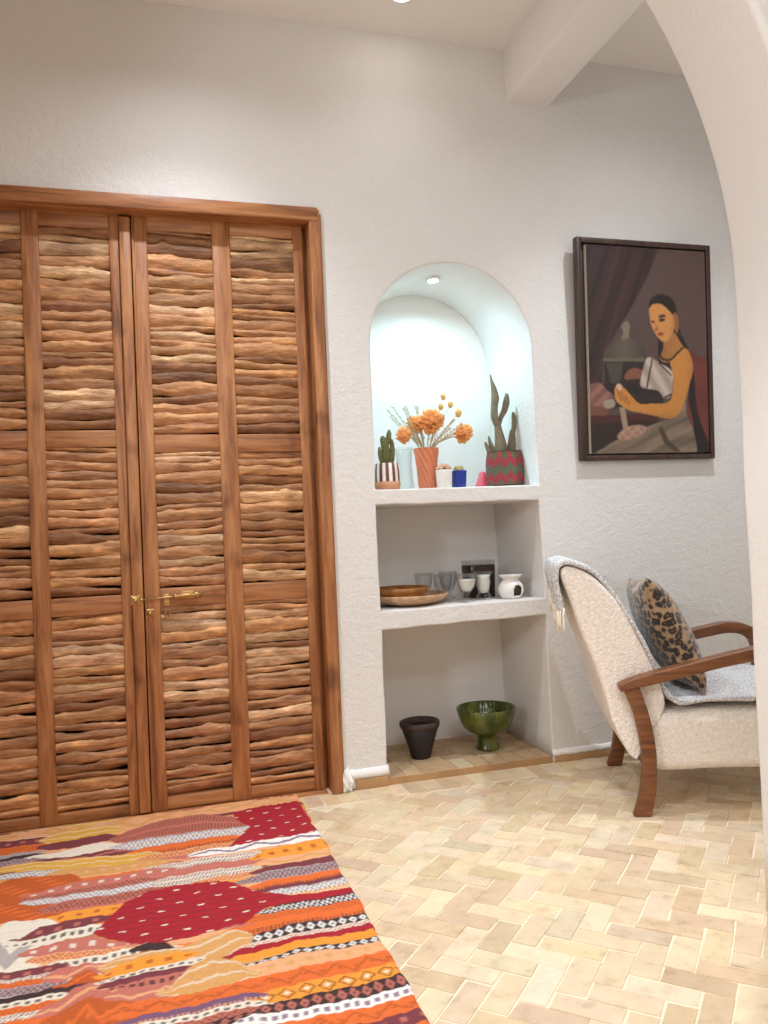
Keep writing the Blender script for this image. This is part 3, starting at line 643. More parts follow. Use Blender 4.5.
# brass bolt across the two doors
def star(cx_, cz_, yf, r, parent, name):
    bm = bmesh.new(); n = 8; v0 = bm.verts.new((cx_, yf - 0.010, cz_)); vb = bm.verts.new((cx_, yf + 0.001, cz_)); ring = []
    for k in range(n):
        a = 2*PI*k/n + PI/4; q = r if k % 2 == 0 else r*0.58
        ring.append(bm.verts.new((cx_ + q*math.cos(a), yf - 0.001, cz_ + q*math.sin(a))))
    for k in range(n): bm.faces.new((v0, ring[k], ring[(k+1) % n])); bm.faces.new((vb, ring[(k+1) % n], ring[k]))
    bmesh.ops.create_uvsphere(bm, u_segments=12, v_segments=8, radius=0.009, matrix=Matrix.Translation((cx_, yf - 0.012, cz_)))
    return obj(name, bm, M['brass'], parent, False)
star(-0.064, 0.868, DY0 - 0.022, 0.030, dl, 'latch_rosette')
star(-0.010, 0.812, DY0, 0.024, dr, 'lower_rosette')
bm = bmesh.new(); tube(bm, [(-0.045, DY0 - 0.020, 0.868), (0.15, DY0 - 0.020, 0.876)], 0.0045, 10)
bmesh.ops.create_uvsphere(bm, u_segments=12, v_segments=8, radius=0.008, matrix=Matrix.Translation((-0.042, DY0 - 0.020, 0.868)))
rod_bm = bm
bm = bmesh.new(); tube(bm, [(0.085, DY0 - 0.018, 0.8735), (0.095, DY0 - 0.018, 0.874), (0.10, DY0 - 0.018, 0.874), (0.165, DY0 - 0.018, 0.877), (0.17, DY0 - 0.018, 0.877), (0.185, DY0 - 0.018, 0.878), (0.188, DY0 - 0.018, 0.878), (0.20, DY0 - 0.018, 0.878)], [0.012, 0.012, 0.008, 0.008, 0.0115, 0.0115, 0.006, 0.009], 12)
barrel_bm = bm
bm = boxes((0.045, 0.070, DY0 - 0.004, DY0 + 0.003, 0.835, 0.885), (0.115, 0.17, DY0 - 0.012, DY0 + 0.003, 0.862, 0.892))
bpl = obj('bolt_plate', bm, M['brass'], dr, None, 0.002); obj('bolt_rod', rod_bm, M['brass'], bpl, True); obj('bolt_barrel', barrel_bm, M['brass'], bpl, True)
bm = bmesh.new(); pts = [(0.060 + 0.009*math.sin(2*PI*k/16), DY0 - 0.006, 0.802 + 0.022*math.cos(2*PI*k/16)) for k in range(17)]
tube(bm, pts, 0.003, 8); obj('hasp_ring', bm, M['brass'], dr, True)
# ------------------------------------------------------------------ kilim rug
PAL = {k: np.array(rgb(*v)[:3]) for k, v in dict(orange=(226, 108, 44), gold=(236, 152, 50), rust=(190, 88, 30), crimson=(168, 22, 38), peach=(232, 168, 120),
    plum=(122, 54, 60), dark=(62, 38, 36), cream=(232, 220, 200), white=(240, 234, 226), grey=(168, 154, 154), purple=(122, 84, 112), tan=(214, 158, 92), rose=(196, 112, 96),
    brown=(120, 62, 36), yellow=(222, 168, 66), red=(190, 56, 40)).items()}
STY = dict(peachwave=('peach', 'tan', 'wave'), plumdots=('plum', 'rose', 'dots'), orangedots=('orange', 'rust', 'checks'), grey=('grey', 'cream', 'plain'), dark=('dark', 'brown', 'plain'),
    greydots=('grey', 'plum', 'checks'), yellowwave=('yellow', 'cream', 'wave3'), plum=('plum', 'crimson', 'plain'), cream=('cream', 'grey', 'plain'), crimsonwave=('plum', 'rose', 'wave'),
    braid=('rose', 'brown', 'braid'), greychecks=('grey', 'white', 'checks'), orangefringe=('orange', 'brown', 'fringe'), peachdots=('peach', 'rust', 'checks'), rosewave=('rose', 'peach', 'wave'),
    whiteplum=('cream', 'plum', 'braid'), tandots=('tan', 'peach', 'dots'), rust=('rust', 'brown', 'streak'), rosedots=('rose', 'cream', 'dots'), darkbraid=('rose', 'brown', 'checks'),
    gold=('gold', 'rust', 'dots'), rose=('rose', 'peach', 'plain'), whitediag=('white', 'purple', 'wave'), golddots=('gold', 'cream', 'checks'), crimson=('crimson', 'plum', 'plain'),
    bwchecks=('dark', 'white', 'checks'), bwflower=('dark', 'white', 'flower'), whiterose=('cream', 'rose', 'checks'), crimsonplain=('crimson', 'crimson', 'plain'), goldplain=('gold', 'gold', 'plain'),
    peach=('peach', 'tan', 'dots'), orangezig=('orange', 'rust', 'zig'), golddiamond=('gold', 'brown', 'diamond'), blackflower=('dark', 'rose', 'flower'), whiteplumline=('white', 'purple', 'dash'),
    creamdiag=('cream', 'grey', 'wave'), bwcream=('cream', 'dark', 'dash'), tanwave=('tan', 'cream', 'wave3'), rustdots=('rust', 'orange', 'zig'), purplefringe=('purple', 'peach', 'fringe'), bwrose=('rose', 'dark', 'dash'))
def paint_band(col, mask, u, s, style):
    """u along the band (m), s across it 0..1 from the far edge"""
    a, b, mode = STY[style]; A, B = PAL[a], PAL[b]
    out = np.tile(A, (len(u), 1)).astype(np.float64)
    if mode == 'checks': sel = ((np.floor(u/0.0075) + np.floor(s*3)) % 2 == 0) & (s > 0.12) & (s < 0.9)
    elif mode == 'dots': sel = ((u % 0.05) < 0.018) & (np.abs(s - 0.5) < 0.17)
    elif mode == 'fringe': sel = (s > 0.62) & ((u % 0.012) < 0.006)
    elif mode == 'braid': sel = (np.abs(((u/0.012 + s*2.0) % 1.0) - 0.5) < 0.24) & (np.abs(((s*2) % 1) - 0.5) < 0.38)
    elif mode == 'wave': sel = np.abs(s - 0.5 - 0.25*(np.abs(((u/0.16) % 1) - 0.5)*4 - 1)) < 0.13
    elif mode == 'wave3': sel = np.abs(((s*2.2 + 0.9*np.abs(((u/0.20) % 1) - 0.5)) % 1) - 0.5) < 0.10; B = B*0.7 + A*0.3
    elif mode == 'zig': sel = (np.abs(s - 0.5 - 0.28*(np.abs(((u/0.085) % 1) - 0.5)*4 - 1)) < 0.09) | ((np.abs(s-0.5) < 0.08) & ((u % 0.0425) < 0.012))
    elif mode == 'flower':
        q = np.abs(((u/0.030) % 1) - 0.5)*2; sel = ((q + np.abs(s-0.5)*1.9) < 0.85) & ((q + np.abs(s-0.5)*1.9) > 0.25)
    elif mode == 'diamond':
        q = np.abs(((u/0.05) % 1) - 0.5)*2; dd = q + np.abs(s-0.5)*2.2; sel = (dd < 0.95) & (dd > 0.7); out[dd < 0.35] = PAL['cream']
    elif mode == 'dash': sel = (np.abs(s - 0.5) < 0.2) & ((u % 0.024) < 0.013)
    elif mode == 'streak':
        sel = np.sin(u*23 + s*40) * np.sin(u*61 + s*25) > 0.45; B = PAL['orange']
    else: sel = np.zeros(len(u), bool)
    out[sel] = B*0.85 + A*0.15
    col[mask] = out
RX0, RX1, RY0, RY1 = -0.83, 0.560, 0.95, 3.400
NXr, NYr = 500, 760
us = np.linspace(RX0, RX1, NXr); vs = np.linspace(RY0, RY1, NYr)
U, V = np.meshgrid(us, vs)
U, V = U.ravel(), V.ravel()
Us = np.where(U < -0.60, -1.20 - U, U)          # the pattern mirrors beyond the part seen
Vs = np.where(V < 1.70, 3.40 - V, V); Vs = np.where(Vs > 3.345, 6.69 - Vs, Vs)
Vs = Vs + 0.004*np.sin(Us*31) + 0.0025*np.sin(Us*83 + 2) + 0.0015*np.sin(Us*190 + Vs*30)
col = np.tile(PAL['orange'], (len(U), 1)).astype(np.float64)
base_cycle = ['orange', 'peach', 'rose', 'gold', 'tan', 'plum', 'cream', 'orange']
kk = (np.floor(Vs/0.035).astype(int)) % len(base_cycle)
for i, nm in enumerate(base_cycle): col[kk == i] = PAL[nm]
for up_, lo_, st in RUG_STRIPS:
    ux, uy = zip(*sorted(map(tuple, up_))); lx, ly = zip(*sorted(map(tuple, lo_)))
    x0_, x1_ = (ux[0] + lx[0])/2, (ux[-1] + lx[-1])/2
    vu = np.interp(Us, ux, uy); vl = np.interp(Us, lx, ly)
    ext = (x0_ - 0.03, x1_ + 0.03 if x1_ < 0.5 else 1.0)
    mid = (vu + vl)/2; hw = np.maximum((vu - vl)/2, 1e-4)
    end = np.minimum(np.clip((Us - ext[0])/0.06, 0, 1), np.clip((ext[1] - Us)/0.06, 0, 1))
    if ext[0] < -0.55: end = np.clip((ext[1] - Us)/0.06, 0, 1)
    hw2 = hw*np.sqrt(end) + 0.0012
    mask = (np.abs(Vs - mid) <= hw2) & (end > 0)
    paint_band(col, mask, Us[mask] + 10, 0.5 - (Vs[mask] - mid[mask])/(2*hw2[mask]), st)
def in_poly(x, y, P):
    ins = np.zeros(len(x), bool); j = len(P) - 1
    for i in range(len(P)):
        xi, yi = P[i]; xj, yj = P[j]
        if yi != yj:
            c = ((yi > y) != (yj > y)) & (x < (xj - xi)*(y - yi)/(yj - yi) + xi); ins ^= c
        j = i
    return ins
for P_, st in RUG_BLOCKS:
    Vq = Vs + 0.006*(np.abs(((Us/0.03) % 1) - 0.5)*2 - 0.5)
    mk = in_poly(Us, Vq, P_)
    c2 = np.tile(PAL['crimson'], (mk.sum(), 1))
    uu, vv = Us[mk] + 10, Vs[mk]
    row = np.floor(vv/0.045); fx = (uu + row*0.061) % 0.115; fy = vv % 0.045
    c2[(fx < 0.018) & (fy > 0.018) & (fy < 0.025)] = PAL['cream']
    c2[(np.floor(vv/0.012) % 3 == 0) & ~((fx < 0.018) & (fy > 0.018) & (fy < 0.025))] *= 0.88
    col[mk] = c2
ci = col.reshape(NYr, NXr, 3); cj = np.pad(ci, ((0, 0), (1, 1), (0, 0)), 'edge'); col = ((cj[:, :-2] + cj[:, 2:] + 2*ci)/4).reshape(-1, 3)
yarn = 1 + 0.09*(rng.random(NYr)[:, None] - 0.5) + 0.13*(rng.random((NYr, NXr)) - 0.5)
col = np.clip(col*yarn.ravel()[:, None], 0, 1)
zz = 0.008 + 0.0012*np.sin(V*9 + U*3) + 0.0006*np.sin(V*523)
edge = np.minimum(np.minimum(U - RX0, RX1 - U), np.minimum(V - RY0, RY1 - V))
zz = np.where(edge < 0.004, 0.0035, zz)
Uw = U + np.where(U > 0.2, 0.003*np.sin(V*14) + 0.002*np.sin(V*41), 0)
verts = np.stack([Uw, V, zz], 1)
idx = np.arange(NXr*NYr).reshape(NYr, NXr)
quads = np.stack([idx[:-1, :-1], idx[:-1, 1:], idx[1:, 1:], idx[1:, :-1]], -1).reshape(-1, 4)
me = bpy.data.meshes.new('kilim_rug')
# skirt down to the floor
border = list(idx[0, :]) + list(idx[1:, -1]) + list(idx[-1, -2::-1]) + list(idx[-2:0:-1, 0])
vb = verts[border].copy(); vb[:, 2] = 0.0004
nb = len(border); base_i = len(verts)
q2 = np.array([[border[i], base_i + i, base_i + (i+1) % nb, border[(i+1) % nb]] for i in range(nb)])
me.from_pydata(np.vstack([verts, vb]).tolist(), [], np.vstack([quads, q2]).tolist())
me.materials.append(M['rug'])
rug = bpy.data.objects.new('kilim_rug', me); COL.objects.link(rug)
setcol(rug, np.vstack([col, col[border]]))
tag(rug, 'orange and red striped wool kilim rug lying in front of the shutter doors', 'rug')

# ------------------------------------------------------------------ framed painting (a woman sewing, plain stand-in)
PX0, PX1, PZ0, PZ1 = 1.962, 2.704, 1.394, 2.446
FB, FF = Y0 - 0.001, Y0 - 0.038
pt = thing('framed_painting', 'dark framed painting of a seated woman sewing, on the wall above the armchair', 'painting', ((PX0 + PX1)/2, Y0, PZ0))
def lbox(name, b, mat, parent, bev=0.002):
    o = parent.location
    return obj(name, boxes((b[0]-o.x, b[1]-o.x, b[2]-o.y, b[3]-o.y, b[4]-o.z, b[5]-o.z)), M[mat], parent, None, bev, 2)
fw = 0.024; pt.rotation_euler = (math.radians(2.5), 0, 0)
bm = bmesh.new()
o_ = pt.location
for b in ((PX0, PX0+fw, FF, FB, PZ0, PZ1), (PX1-fw, PX1, FF, FB, PZ0, PZ1), (PX0+fw, PX1-fw, FF, FB, PZ0, PZ0+fw), (PX0+fw, PX1-fw, FF, FB, PZ1-fw, PZ1), (PX0+fw-0.002, PX1-fw+0.002, Y0-0.012, FB, PZ0+fw-0.002, PZ1-fw+0.002)):
    box(bm, b[0]-o_.x, b[1]-o_.x, b[2]-o_.y, b[3]-o_.y, b[4]-o_.z, b[5]-o_.z)
obj('frame', bm, M['frame'], pt, None, 0.003, 2)
CX0, CX1, CZ0, CZ1 = PX0 + 0.050, PX1 - 0.033, PZ0 + 0.034, PZ1 - 0.034
CY = Y0 - 0.036
cb = lbox('canvas_edge', (CX0, CX1, CY + 0.001, Y0 - 0.013, CZ0, CZ1), 'canvas_edge', pt, 0)
tag(cb, 'pale raw edge of the canvas')
NXc, NZc = 230, 340
uu, ww = np.meshgrid(np.linspace(0, 1, NXc), np.linspace(0, 1, NZc)); uu, ww = uu.ravel(), ww.ravel()   # ww from the top
sy = (92 + 33*uu)*(1 - ww) + (918 - 3*uu)*ww          # to the sketch's own units
sx = (97 + 16*ww)*(1 - uu) + (575 + 10*ww)*uu
def K(r, g, b, k=1.28): return np.array(rgb(min(255, r*k), min(255, g*k), min(255, b*k))[:3])
pc = np.tile(K(84, 66, 62), (len(sx), 1)).astype(np.float64)
gl = np.clip((sx - 300)/300, 0, 1)[:, None]
pc = pc*(1-gl) + K(92, 74, 66)*gl
def fillp(P, c, shade=None):
    m_ = in_poly(sx, sy, P)
    cc = np.tile(K(*c), (m_.sum(), 1))
    if shade is not None: cc = cc * shade(sx[m_], sy[m_])[:, None]
    pc[m_] = cc
def sm(P, n=5): return [(p.x, p.y) for p in smooth_pts([(x, y, 0) for x, y in P], n, True)]
fold = lambda x, y: 0.85 + 0.28*np.sin((x + y*0.35)/13.0) + 0.15*np.sin((x + y*0.3)/5.0)
fillp([(80, 80), (400, 80), (345, 210), (280, 330), (225, 420), (165, 520), (150, 700), (80, 700)], (62, 40, 38), fold)
fillp([(80, 80), (180, 80), (150, 300), (140, 700), (80, 720)], (58, 38, 36), fold)
fillp(sm([(185, 545), (186, 505), (215, 475), (245, 467), (290, 474), (318, 500), (320, 545)]), (86, 78, 66), lambda x, y: 1.25 - 0.6*np.abs((x-245)/80))
fillp(sm([(232, 466), (240, 440), (233, 415), (252, 395), (268, 412), (262, 440), (262, 462)]), (120, 108, 92))
fillp([(160, 541), (322, 541), (322, 554), (160, 554)], (104, 96, 80))
fillp([(165, 556), (400, 556), (400, 740), (165, 740)], (42, 34, 32), lambda x, y: 1 + 0.2*np.sin(y/12))
fillp([(172, 560), (240, 560), (225, 640), (190, 640)], (74, 68, 58))
fillp(sm([(105, 660), (125, 640), (150, 640), (175, 668), (200, 690), (196, 730), (160, 745), (110, 735)]), (132, 94, 84), lambda x, y: 1 + 0.25*np.sin((x+y)/9))
fillp(sm([(108, 730), (170, 738), (175, 765), (110, 772)]), (112, 76, 62))
fillp([(100, 770), (300, 762), (380, 770), (380, 800), (100, 800)], (74, 38, 34))
fillp([(100, 800), (400, 790), (420, 830), (250, 915), (100, 915)], (46, 34, 30))
fillp(sm([(500, 545), (530, 525), (560, 540), (578, 545), (590, 600), (592, 915), (500, 915)]), (108, 54, 46), lambda x, y: 1 + 0.12*np.sin(y/30))
fillp(sm([(465, 440), (480, 520), (500, 600), (500, 700), (520, 800), (530, 915), (590, 915), (575, 860), (545, 780), (530, 700), (525, 600), (500, 500)]), (30, 22, 21))
skirt = lambda x, y: 1 + 0.26*np.sin((x*0.35 + y*0.9 + 14*np.sin(x/55))/12.0)*np.clip((x-150)/200, 0.3, 1) + 0.10*np.sin((x*0.5 + y)/5.0)
fillp(sm([(490, 650), (505, 640), (498, 700), (492, 760), (520, 830), (532, 918), (480, 925), (150, 925), (170, 890), (230, 855), (330, 815), (400, 790), (450, 775), (470, 710)]), (122, 106, 90), skirt)
fillp([(376, 820), (392, 812), (420, 870), (470, 915), (440, 915), (400, 880)], (78, 64, 54))
fillp([(380, 430), (470, 430), (500, 620), (480, 700), (380, 620)], (38, 26, 24))
hair = sm([(345, 345), (350, 310), (375, 293), (405, 291), (435, 305), (452, 335), (458, 368), (440, 372), (430, 360), (395, 330), (360, 330)])
skin = (178, 124, 64)
fillp(sm([(404, 470), (398, 510), (385, 545), (420, 560), (490, 520), (470, 480), (448, 445), (430, 440)]), (156, 108, 60), lambda x, y: 1 + 0.15*(x-430)/40)
fillp(sm([(344, 340), (346, 375), (352, 410), (366, 440), (380, 462), (398, 478), (415, 476), (432, 455), (446, 425), (452, 385), (442, 352), (415, 330), (385, 322), (358, 325)]), (178, 126, 74), lambda x, y: 1.1 - 0.4*np.clip((x-425)/50, 0, 1))
fillp(hair, (34, 24, 22))
fillp(sm([(444, 368), (456, 368), (464, 395), (462, 430), (455, 445), (448, 425)]), (142, 92, 54))
fillp(sm([(380, 378), (392, 371), (406, 371), (414, 378), (402, 382), (388, 383)]), (60, 36, 24))
fillp(sm([(382, 391), (394, 386), (410, 389), (400, 398), (388, 398)]), (40, 26, 20))
fillp(sm([(352, 398), (358, 393), (366, 398), (360, 404)]), (52, 32, 22))
fillp(sm([(368, 402), (372, 420), (364, 432), (376, 434), (380, 424)]), (146, 96, 56))
fillp(sm([(376, 446), (388, 440), (402, 444), (398, 452), (384, 454)]), (140, 60, 46))
arm = sm([(428, 545), (470, 512), (498, 508), (516, 545), (522, 590), (508, 640), (492, 690), (478, 735), (455, 770), (420, 783), (360, 770), (300, 757), (262, 748), (222, 722), (206, 700), (205, 665), (215, 645), (232, 650), (262, 680), (302, 722), (350, 722), (420, 716), (438, 660), (436, 600)])
fillp(arm, skin, lambda x, y: 1.08 - 0.25*np.clip((x - 490)/40, 0, 1) - 0.2*np.clip((y-745)/40, 0, 1))
for q in (0, 1, 2): fillp([(212 + q*16, 664 + q*12), (216 + q*16, 662 + q*12), (236 + q*14, 712 + q*8), (232 + q*14, 712 + q*8)], (120, 76, 44))
fillp(sm([(244, 612), (262, 588), (290, 580), (318, 596), (312, 622), (285, 624), (250, 626)]), (126, 84, 64))
fillp(sm([(330, 548), (352, 540), (385, 562), (432, 592), (438, 640), (428, 690), (402, 702), (378, 672), (330, 662), (306, 650), (314, 600)]), (168, 152, 140), lambda x, y: 1 + 0.22*np.sin((x*1.2 - y*0.7)/12))
for P in ([(352, 545), (358, 545), (335, 660), (328, 660)], [(378, 562), (384, 560), (434, 610), (430, 614)], [(400, 696), (428, 682), (430, 690), (402, 703)]): fillp(P, (52, 34, 30))
fillp(sm([(388, 520), (396, 540), (425, 546), (455, 520), (485, 495), (488, 500), (458, 528), (428, 554), (394, 548), (384, 528)]), (24, 18, 17))
fillp(sm([(212, 648), (224, 642), (234, 654), (228, 668), (214, 662)]), (196, 164, 140))
fillp([(222, 735), (244, 735), (256, 815), (238, 830)], (150, 130, 112))
fillp(sm([(215, 845), (250, 815), (300, 806), (330, 820), (300, 850), (250, 866), (222, 862)]), (160, 128, 110), lambda x, y: 1 + 0.2*np.sin(x/6)*np.sin(y/6))
fillp(sm([(160, 715), (190, 702), (206, 715), (200, 735), (170, 738)]), (150, 138, 124))
img = pc.reshape(NZc, NXc, 3)
for _ in range(2):
    q_ = np.pad(img, ((1, 1), (1, 1), (0, 0)), 'edge'); img = (q_[:-2, 1:-1] + q_[2:, 1:-1] + q_[1:-1, :-2] + q_[1:-1, 2:] + 2*img)/6
pc = (img.reshape(-1, 3)**1.12)*0.60 + np.array(rgb(96, 78, 66)[:3])*0.05  # a thin veil of reflected haze is mixed into the canvas colours
pc = np.clip(pc * (1 + 0.30*(rng.random((len(pc), 1)) - 0.5)), 0.002, 1)
pv = np.stack([CX0 + uu*(CX1-CX0) - o_.x, np.full(len(uu), CY - o_.y), CZ1 - ww*(CZ1-CZ0) - o_.z], 1)
idx = np.arange(NXc*NZc).reshape(NZc, NXc)
quads = np.stack([idx[:-1, :-1], idx[1:, :-1], idx[1:, 1:], idx[:-1, 1:]], -1).reshape(-1, 4)
from_pydata('canvas', pv.tolist(), quads.tolist(), M['canvas'], pc, pt)
# ------------------------------------------------------------------ armchair
CH = (1.737, 2.63, 0.0); CR = math.atan2(-0.396, 0.918)
ch = thing('armchair', 'cream boucle armchair with curved dark wooden arms and legs, beside the plaster niche', 'armchair', CH, CR)
def extr(pts, y0, y1, bm=None):
    bm = bm or bmesh.new()
    a = [bm.verts.new((p[0], y0, p[1])) for p in pts]; b = [bm.verts.new((p[0], y1, p[1])) for p in pts]; n = len(pts)
    bm.faces.new(a); bm.faces.new(b[::-1])
    for i in range(n): bm.faces.new((a[i], b[i], b[(i+1) % n], a[(i+1) % n]))
    return bm
def sm2(P, n=4, closed=False): return [(p.x, p.y) for p in smooth_pts([(x, y, 0) for x, y in P], n, closed)]
legL = sm2([(-0.060, 0.478), (-0.030, 0.40), (-0.014, 0.327), (-0.002, 0.22), (-0.008, 0.13), (-0.024, 0.06), (-0.044, 0.0)])
legR = sm2([(0.020, 0.0), (0.036, 0.06), (0.047, 0.14), (0.049, 0.245), (0.040, 0.33), (0.022, 0.41), (-0.002, 0.49)])
fl1 = sm2([(0.600, 0.585), (0.612, 0.50), (0.606, 0.40), (0.590, 0.25), (0.580, 0.12), (0.570, 0.0)])
fl2 = sm2([(0.612, 0.0), (0.626, 0.12), (0.640, 0.25), (0.655, 0.40), (0.660, 0.50), (0.648, 0.585)])
arm_t = sm2([(-0.076, 0.492), (-0.02, 0.514), (0.06, 0.536), (0.155, 0.558), (0.30, 0.592), (0.425, 0.619), (0.50, 0.632), (0.57, 0.626), (0.625, 0.60), (0.655, 0.555), (0.662, 0.50)])
arm_b = sm2([(0.615, 0.50), (0.600, 0.55), (0.560, 0.578), (0.50, 0.584), (0.422, 0.570), (0.297, 0.546), (0.152, 0.512), (0.04, 0.487), (-0.03, 0.474), (-0.070, 0.464)])
for y in (0.0, 0.642):
    obj('leg', extr(legL + legR, y - 0.021, y + 0.021), M['chairwood'], ch, None, 0.006, 3)
    obj('leg', extr(fl1[::-1] + fl2[::-1], y - 0.020, y + 0.020), M['chairwood'], ch, None, 0.006, 3)
    obj('armrest', extr(arm_t + arm_b, y - 0.030, y + 0.030), M['chairwood'], ch, None, 0.009, 3)
for sx0, z0 in ((0.005, 0.175), (0.585, 0.18)):
    obj('seat_rail', boxes((sx0, sx0 + 0.028, 0.02, 0.622, z0, z0 + 0.055)), M['chairwood'], ch, None, 0.004)

def cushion(profile, y0, y1, r, nr=7, mid=6, crown=None, boxy=False, slim=None):
    P = [Vector((x, z)) for x, z in profile]; n = len(P)
    A = sum(P[i].x*P[(i+1) % n].y - P[(i+1) % n].x*P[i].y for i in range(n))
    s = 1 if A > 0 else -1
    nor = []
    for i in range(n):
        t = (P[(i+1) % n] - P[(i-1) % n]).normalized(); nor.append(Vector((-t.y, t.x))*s)   # inward
    xs_, zs_ = [p.x for p in P], [p.y for p in P]; cxm, czm, hxm, hzm = (min(xs_)+max(xs_))/2, (min(zs_)+max(zs_))/2, (max(xs_)-min(xs_))/2, (max(zs_)-min(zs_))/2
    bm = bmesh.new(); rings = []
    ys = []
    for k in range(nr + 1):
        a = PI/2*k/nr; ys.append((y0 + r*(1-math.sin(a)), r*(1-math.cos(a))))
    ys = ys[::-1]
    ys = [(y0 + r*(1-math.cos(PI/2*k/nr)), r*(1-math.sin(PI/2*k/nr))) for k in range(nr+1)]
    full = ys + [(y0 + r + (y1-y0-2*r)*k/mid, 0) for k in range(1, mid)] + [(y1 - (y - y0), ins) for y, ins in ys[::-1]]
    for y, ins in full:
        ring = []
        for i in range(n):
            q = P[i] + nor[i]*(ins*(slim(P[i]) if slim else 1))
            if boxy: q = Vector((cxm + (P[i].x - cxm)*(hxm - ins)/hxm, czm + (P[i].y - czm)*(hzm - ins)/hzm))
            z = q.y
            if crown: z += crown((y-y0)/(y1-y0), q.x, q.y)
            ring.append(bm.verts.new((q.x, y, z)))
        rings.append(ring)
    for a, b in zip(rings[:-1], rings[1:]):
        for k in range(n): bm.faces.new((a[k], a[(k+1) % n], b[(k+1) % n], b[k]))
    bm.faces.new(rings[0]); bm.faces.new(rings[-1][::-1])
    return bm
seatp = sm2([(0.035, 0.158), (0.30, 0.157), (0.55, 0.160), (0.625, 0.178), (0.650, 0.24), (0.645, 0.32), (0.605, 0.365), (0.45, 0.380), (0.28, 0.378), (0.12, 0.372), (0.05, 0.35), (0.035, 0.28)], 4, True)
obj('seat', cushion(seatp, 0.028, 0.615, 0.045, crown=lambda t, x, z: 0.012*math.sin(PI*t)*max(0, min(1, (z - 0.2)/0.15)), boxy=True), M['boucle'], ch, True)
backp = sm2([(-0.244, 0.938), (-0.190, 0.925), (-0.135, 0.890), (-0.065, 0.815), (-0.012, 0.724), (0.030, 0.629), (0.061, 0.557), (0.090, 0.47), (0.102, 0.405), (0.082, 0.352), (0.050, 0.318), (0.022, 0.275), (0.004, 0.225),
             (-0.018, 0.198), (-0.045, 0.225), (-0.066, 0.270), (-0.099, 0.351), (-0.120, 0.449), (-0.153, 0.562), (-0.194, 0.68), (-0.232, 0.81), (-0.262, 0.905)], 3, True)
obj('backrest', cushion(backp, 0.030, 0.612, 0.018, 5, slim=lambda p: 1 if p.y > 0.36 else 0.25), M['boucle'], ch, True)

# grey throw blanket laid over backrest and seat
tw = thing('throw_blanket', 'grey knitted throw with cream fringe draped over the armchair back and seat', 'blanket', CH, CR)
path = smooth_pts([(0.665, 0.398, 0), (0.56, 0.412, 0), (0.42, 0.412, 0), (0.28, 0.405, 0), (0.18, 0.402, 0), (0.125, 0.425, 0), (0.095, 0.50, 0), (0.068, 0.575, 0), (0.040, 0.648, 0), (-0.005, 0.735, 0), (-0.058, 0.830, 0), (-0.125, 0.912, 0),
                   (-0.190, 0.950, 0), (-0.238, 0.958, 0), (-0.268, 0.935, 0), (-0.274, 0.88, 0), (-0.262, 0.83, 0), (-0.250, 0.775, 0)], 8)
bm = bmesh.new(); NW = 44; rows = []; npth = len(path)
for i, p in enumerate(path):
    t = i/(npth-1); row = []
    nxt = path[min(i+1, npth-1)] - path[max(i-1, 0)]; nrm = Vector((nxt.y, -nxt.x, 0)).normalized()
    tail = max(0.0, (t - 0.80)/0.20)
    for k in range(NW + 1):
        f = k/NW
        w0 = 0.031 + 0.006*math.sin(t*23) + (0.012*math.sin(t*40) if t < 0.35 else 0); w1 = 0.585 if t < 0.4 else 0.585 - 0.10*min(1, (t-0.4)/0.3)
        y = w0 + (w1 - w0)*f
        off = 0.0035*math.sin(f*19 + t*6) + 0.003*math.sin(f*41 + t*11) + 0.0035
        off += tail*0.010*(1 + math.sin(f*34))
        if t < 0.33: off += 0.040*f**2*min(1, (0.33 - t)/0.08)*0.6 + 0.005*abs(math.sin(f*12 + t*25))
        q = p + nrm*(off - 0.013*min(1, max(0, (t - 0.22)/0.1))*min(1, max(0, (0.82 - t)/0.1)))
        z = q.y
        if tail > 0: z += tail*(0.055*f + 0.012*math.sin(f*9))
        row.append(bm.verts.new((q.x, y, z)))
    rows.append(row)
for a, b in zip(rows[:-1], rows[1:]):
    for k in range(NW): bm.faces.new((a[k], a[k+1], b[k+1], b[k]))
ends = [v.co.copy() for v in rows[-1]]
o = obj('blanket', bm, M['throw'], tw, True)
so = o.modifiers.new('thick', 'SOLIDIFY'); so.thickness = 0.015; so.offset = 0.0
bm = bmesh.new()
for k in range(0, NW + 1):
    e = ends[k]; L = random.uniform(0.075, 0.095)
    for j in range(3):
        dx, dy = random.uniform(-0.006, 0.004), random.uniform(-0.008, 0.008)
        tube(bm, [e + Vector((0.002, 0, 0.006)), e + Vector((dx*0.3 - 0.002, dy*0.2, -L*0.3)), e + Vector((dx*0.8 - 0.002, dy*0.7, -L*0.7)), e + Vector((dx, dy, -L*random.uniform(0.85, 1.05)))], [0.0045, 0.004, 0.0036, 0.002], 6)
tag(obj('fringe', bm, M['fringe'], o, True), 'cream yarn fringe')

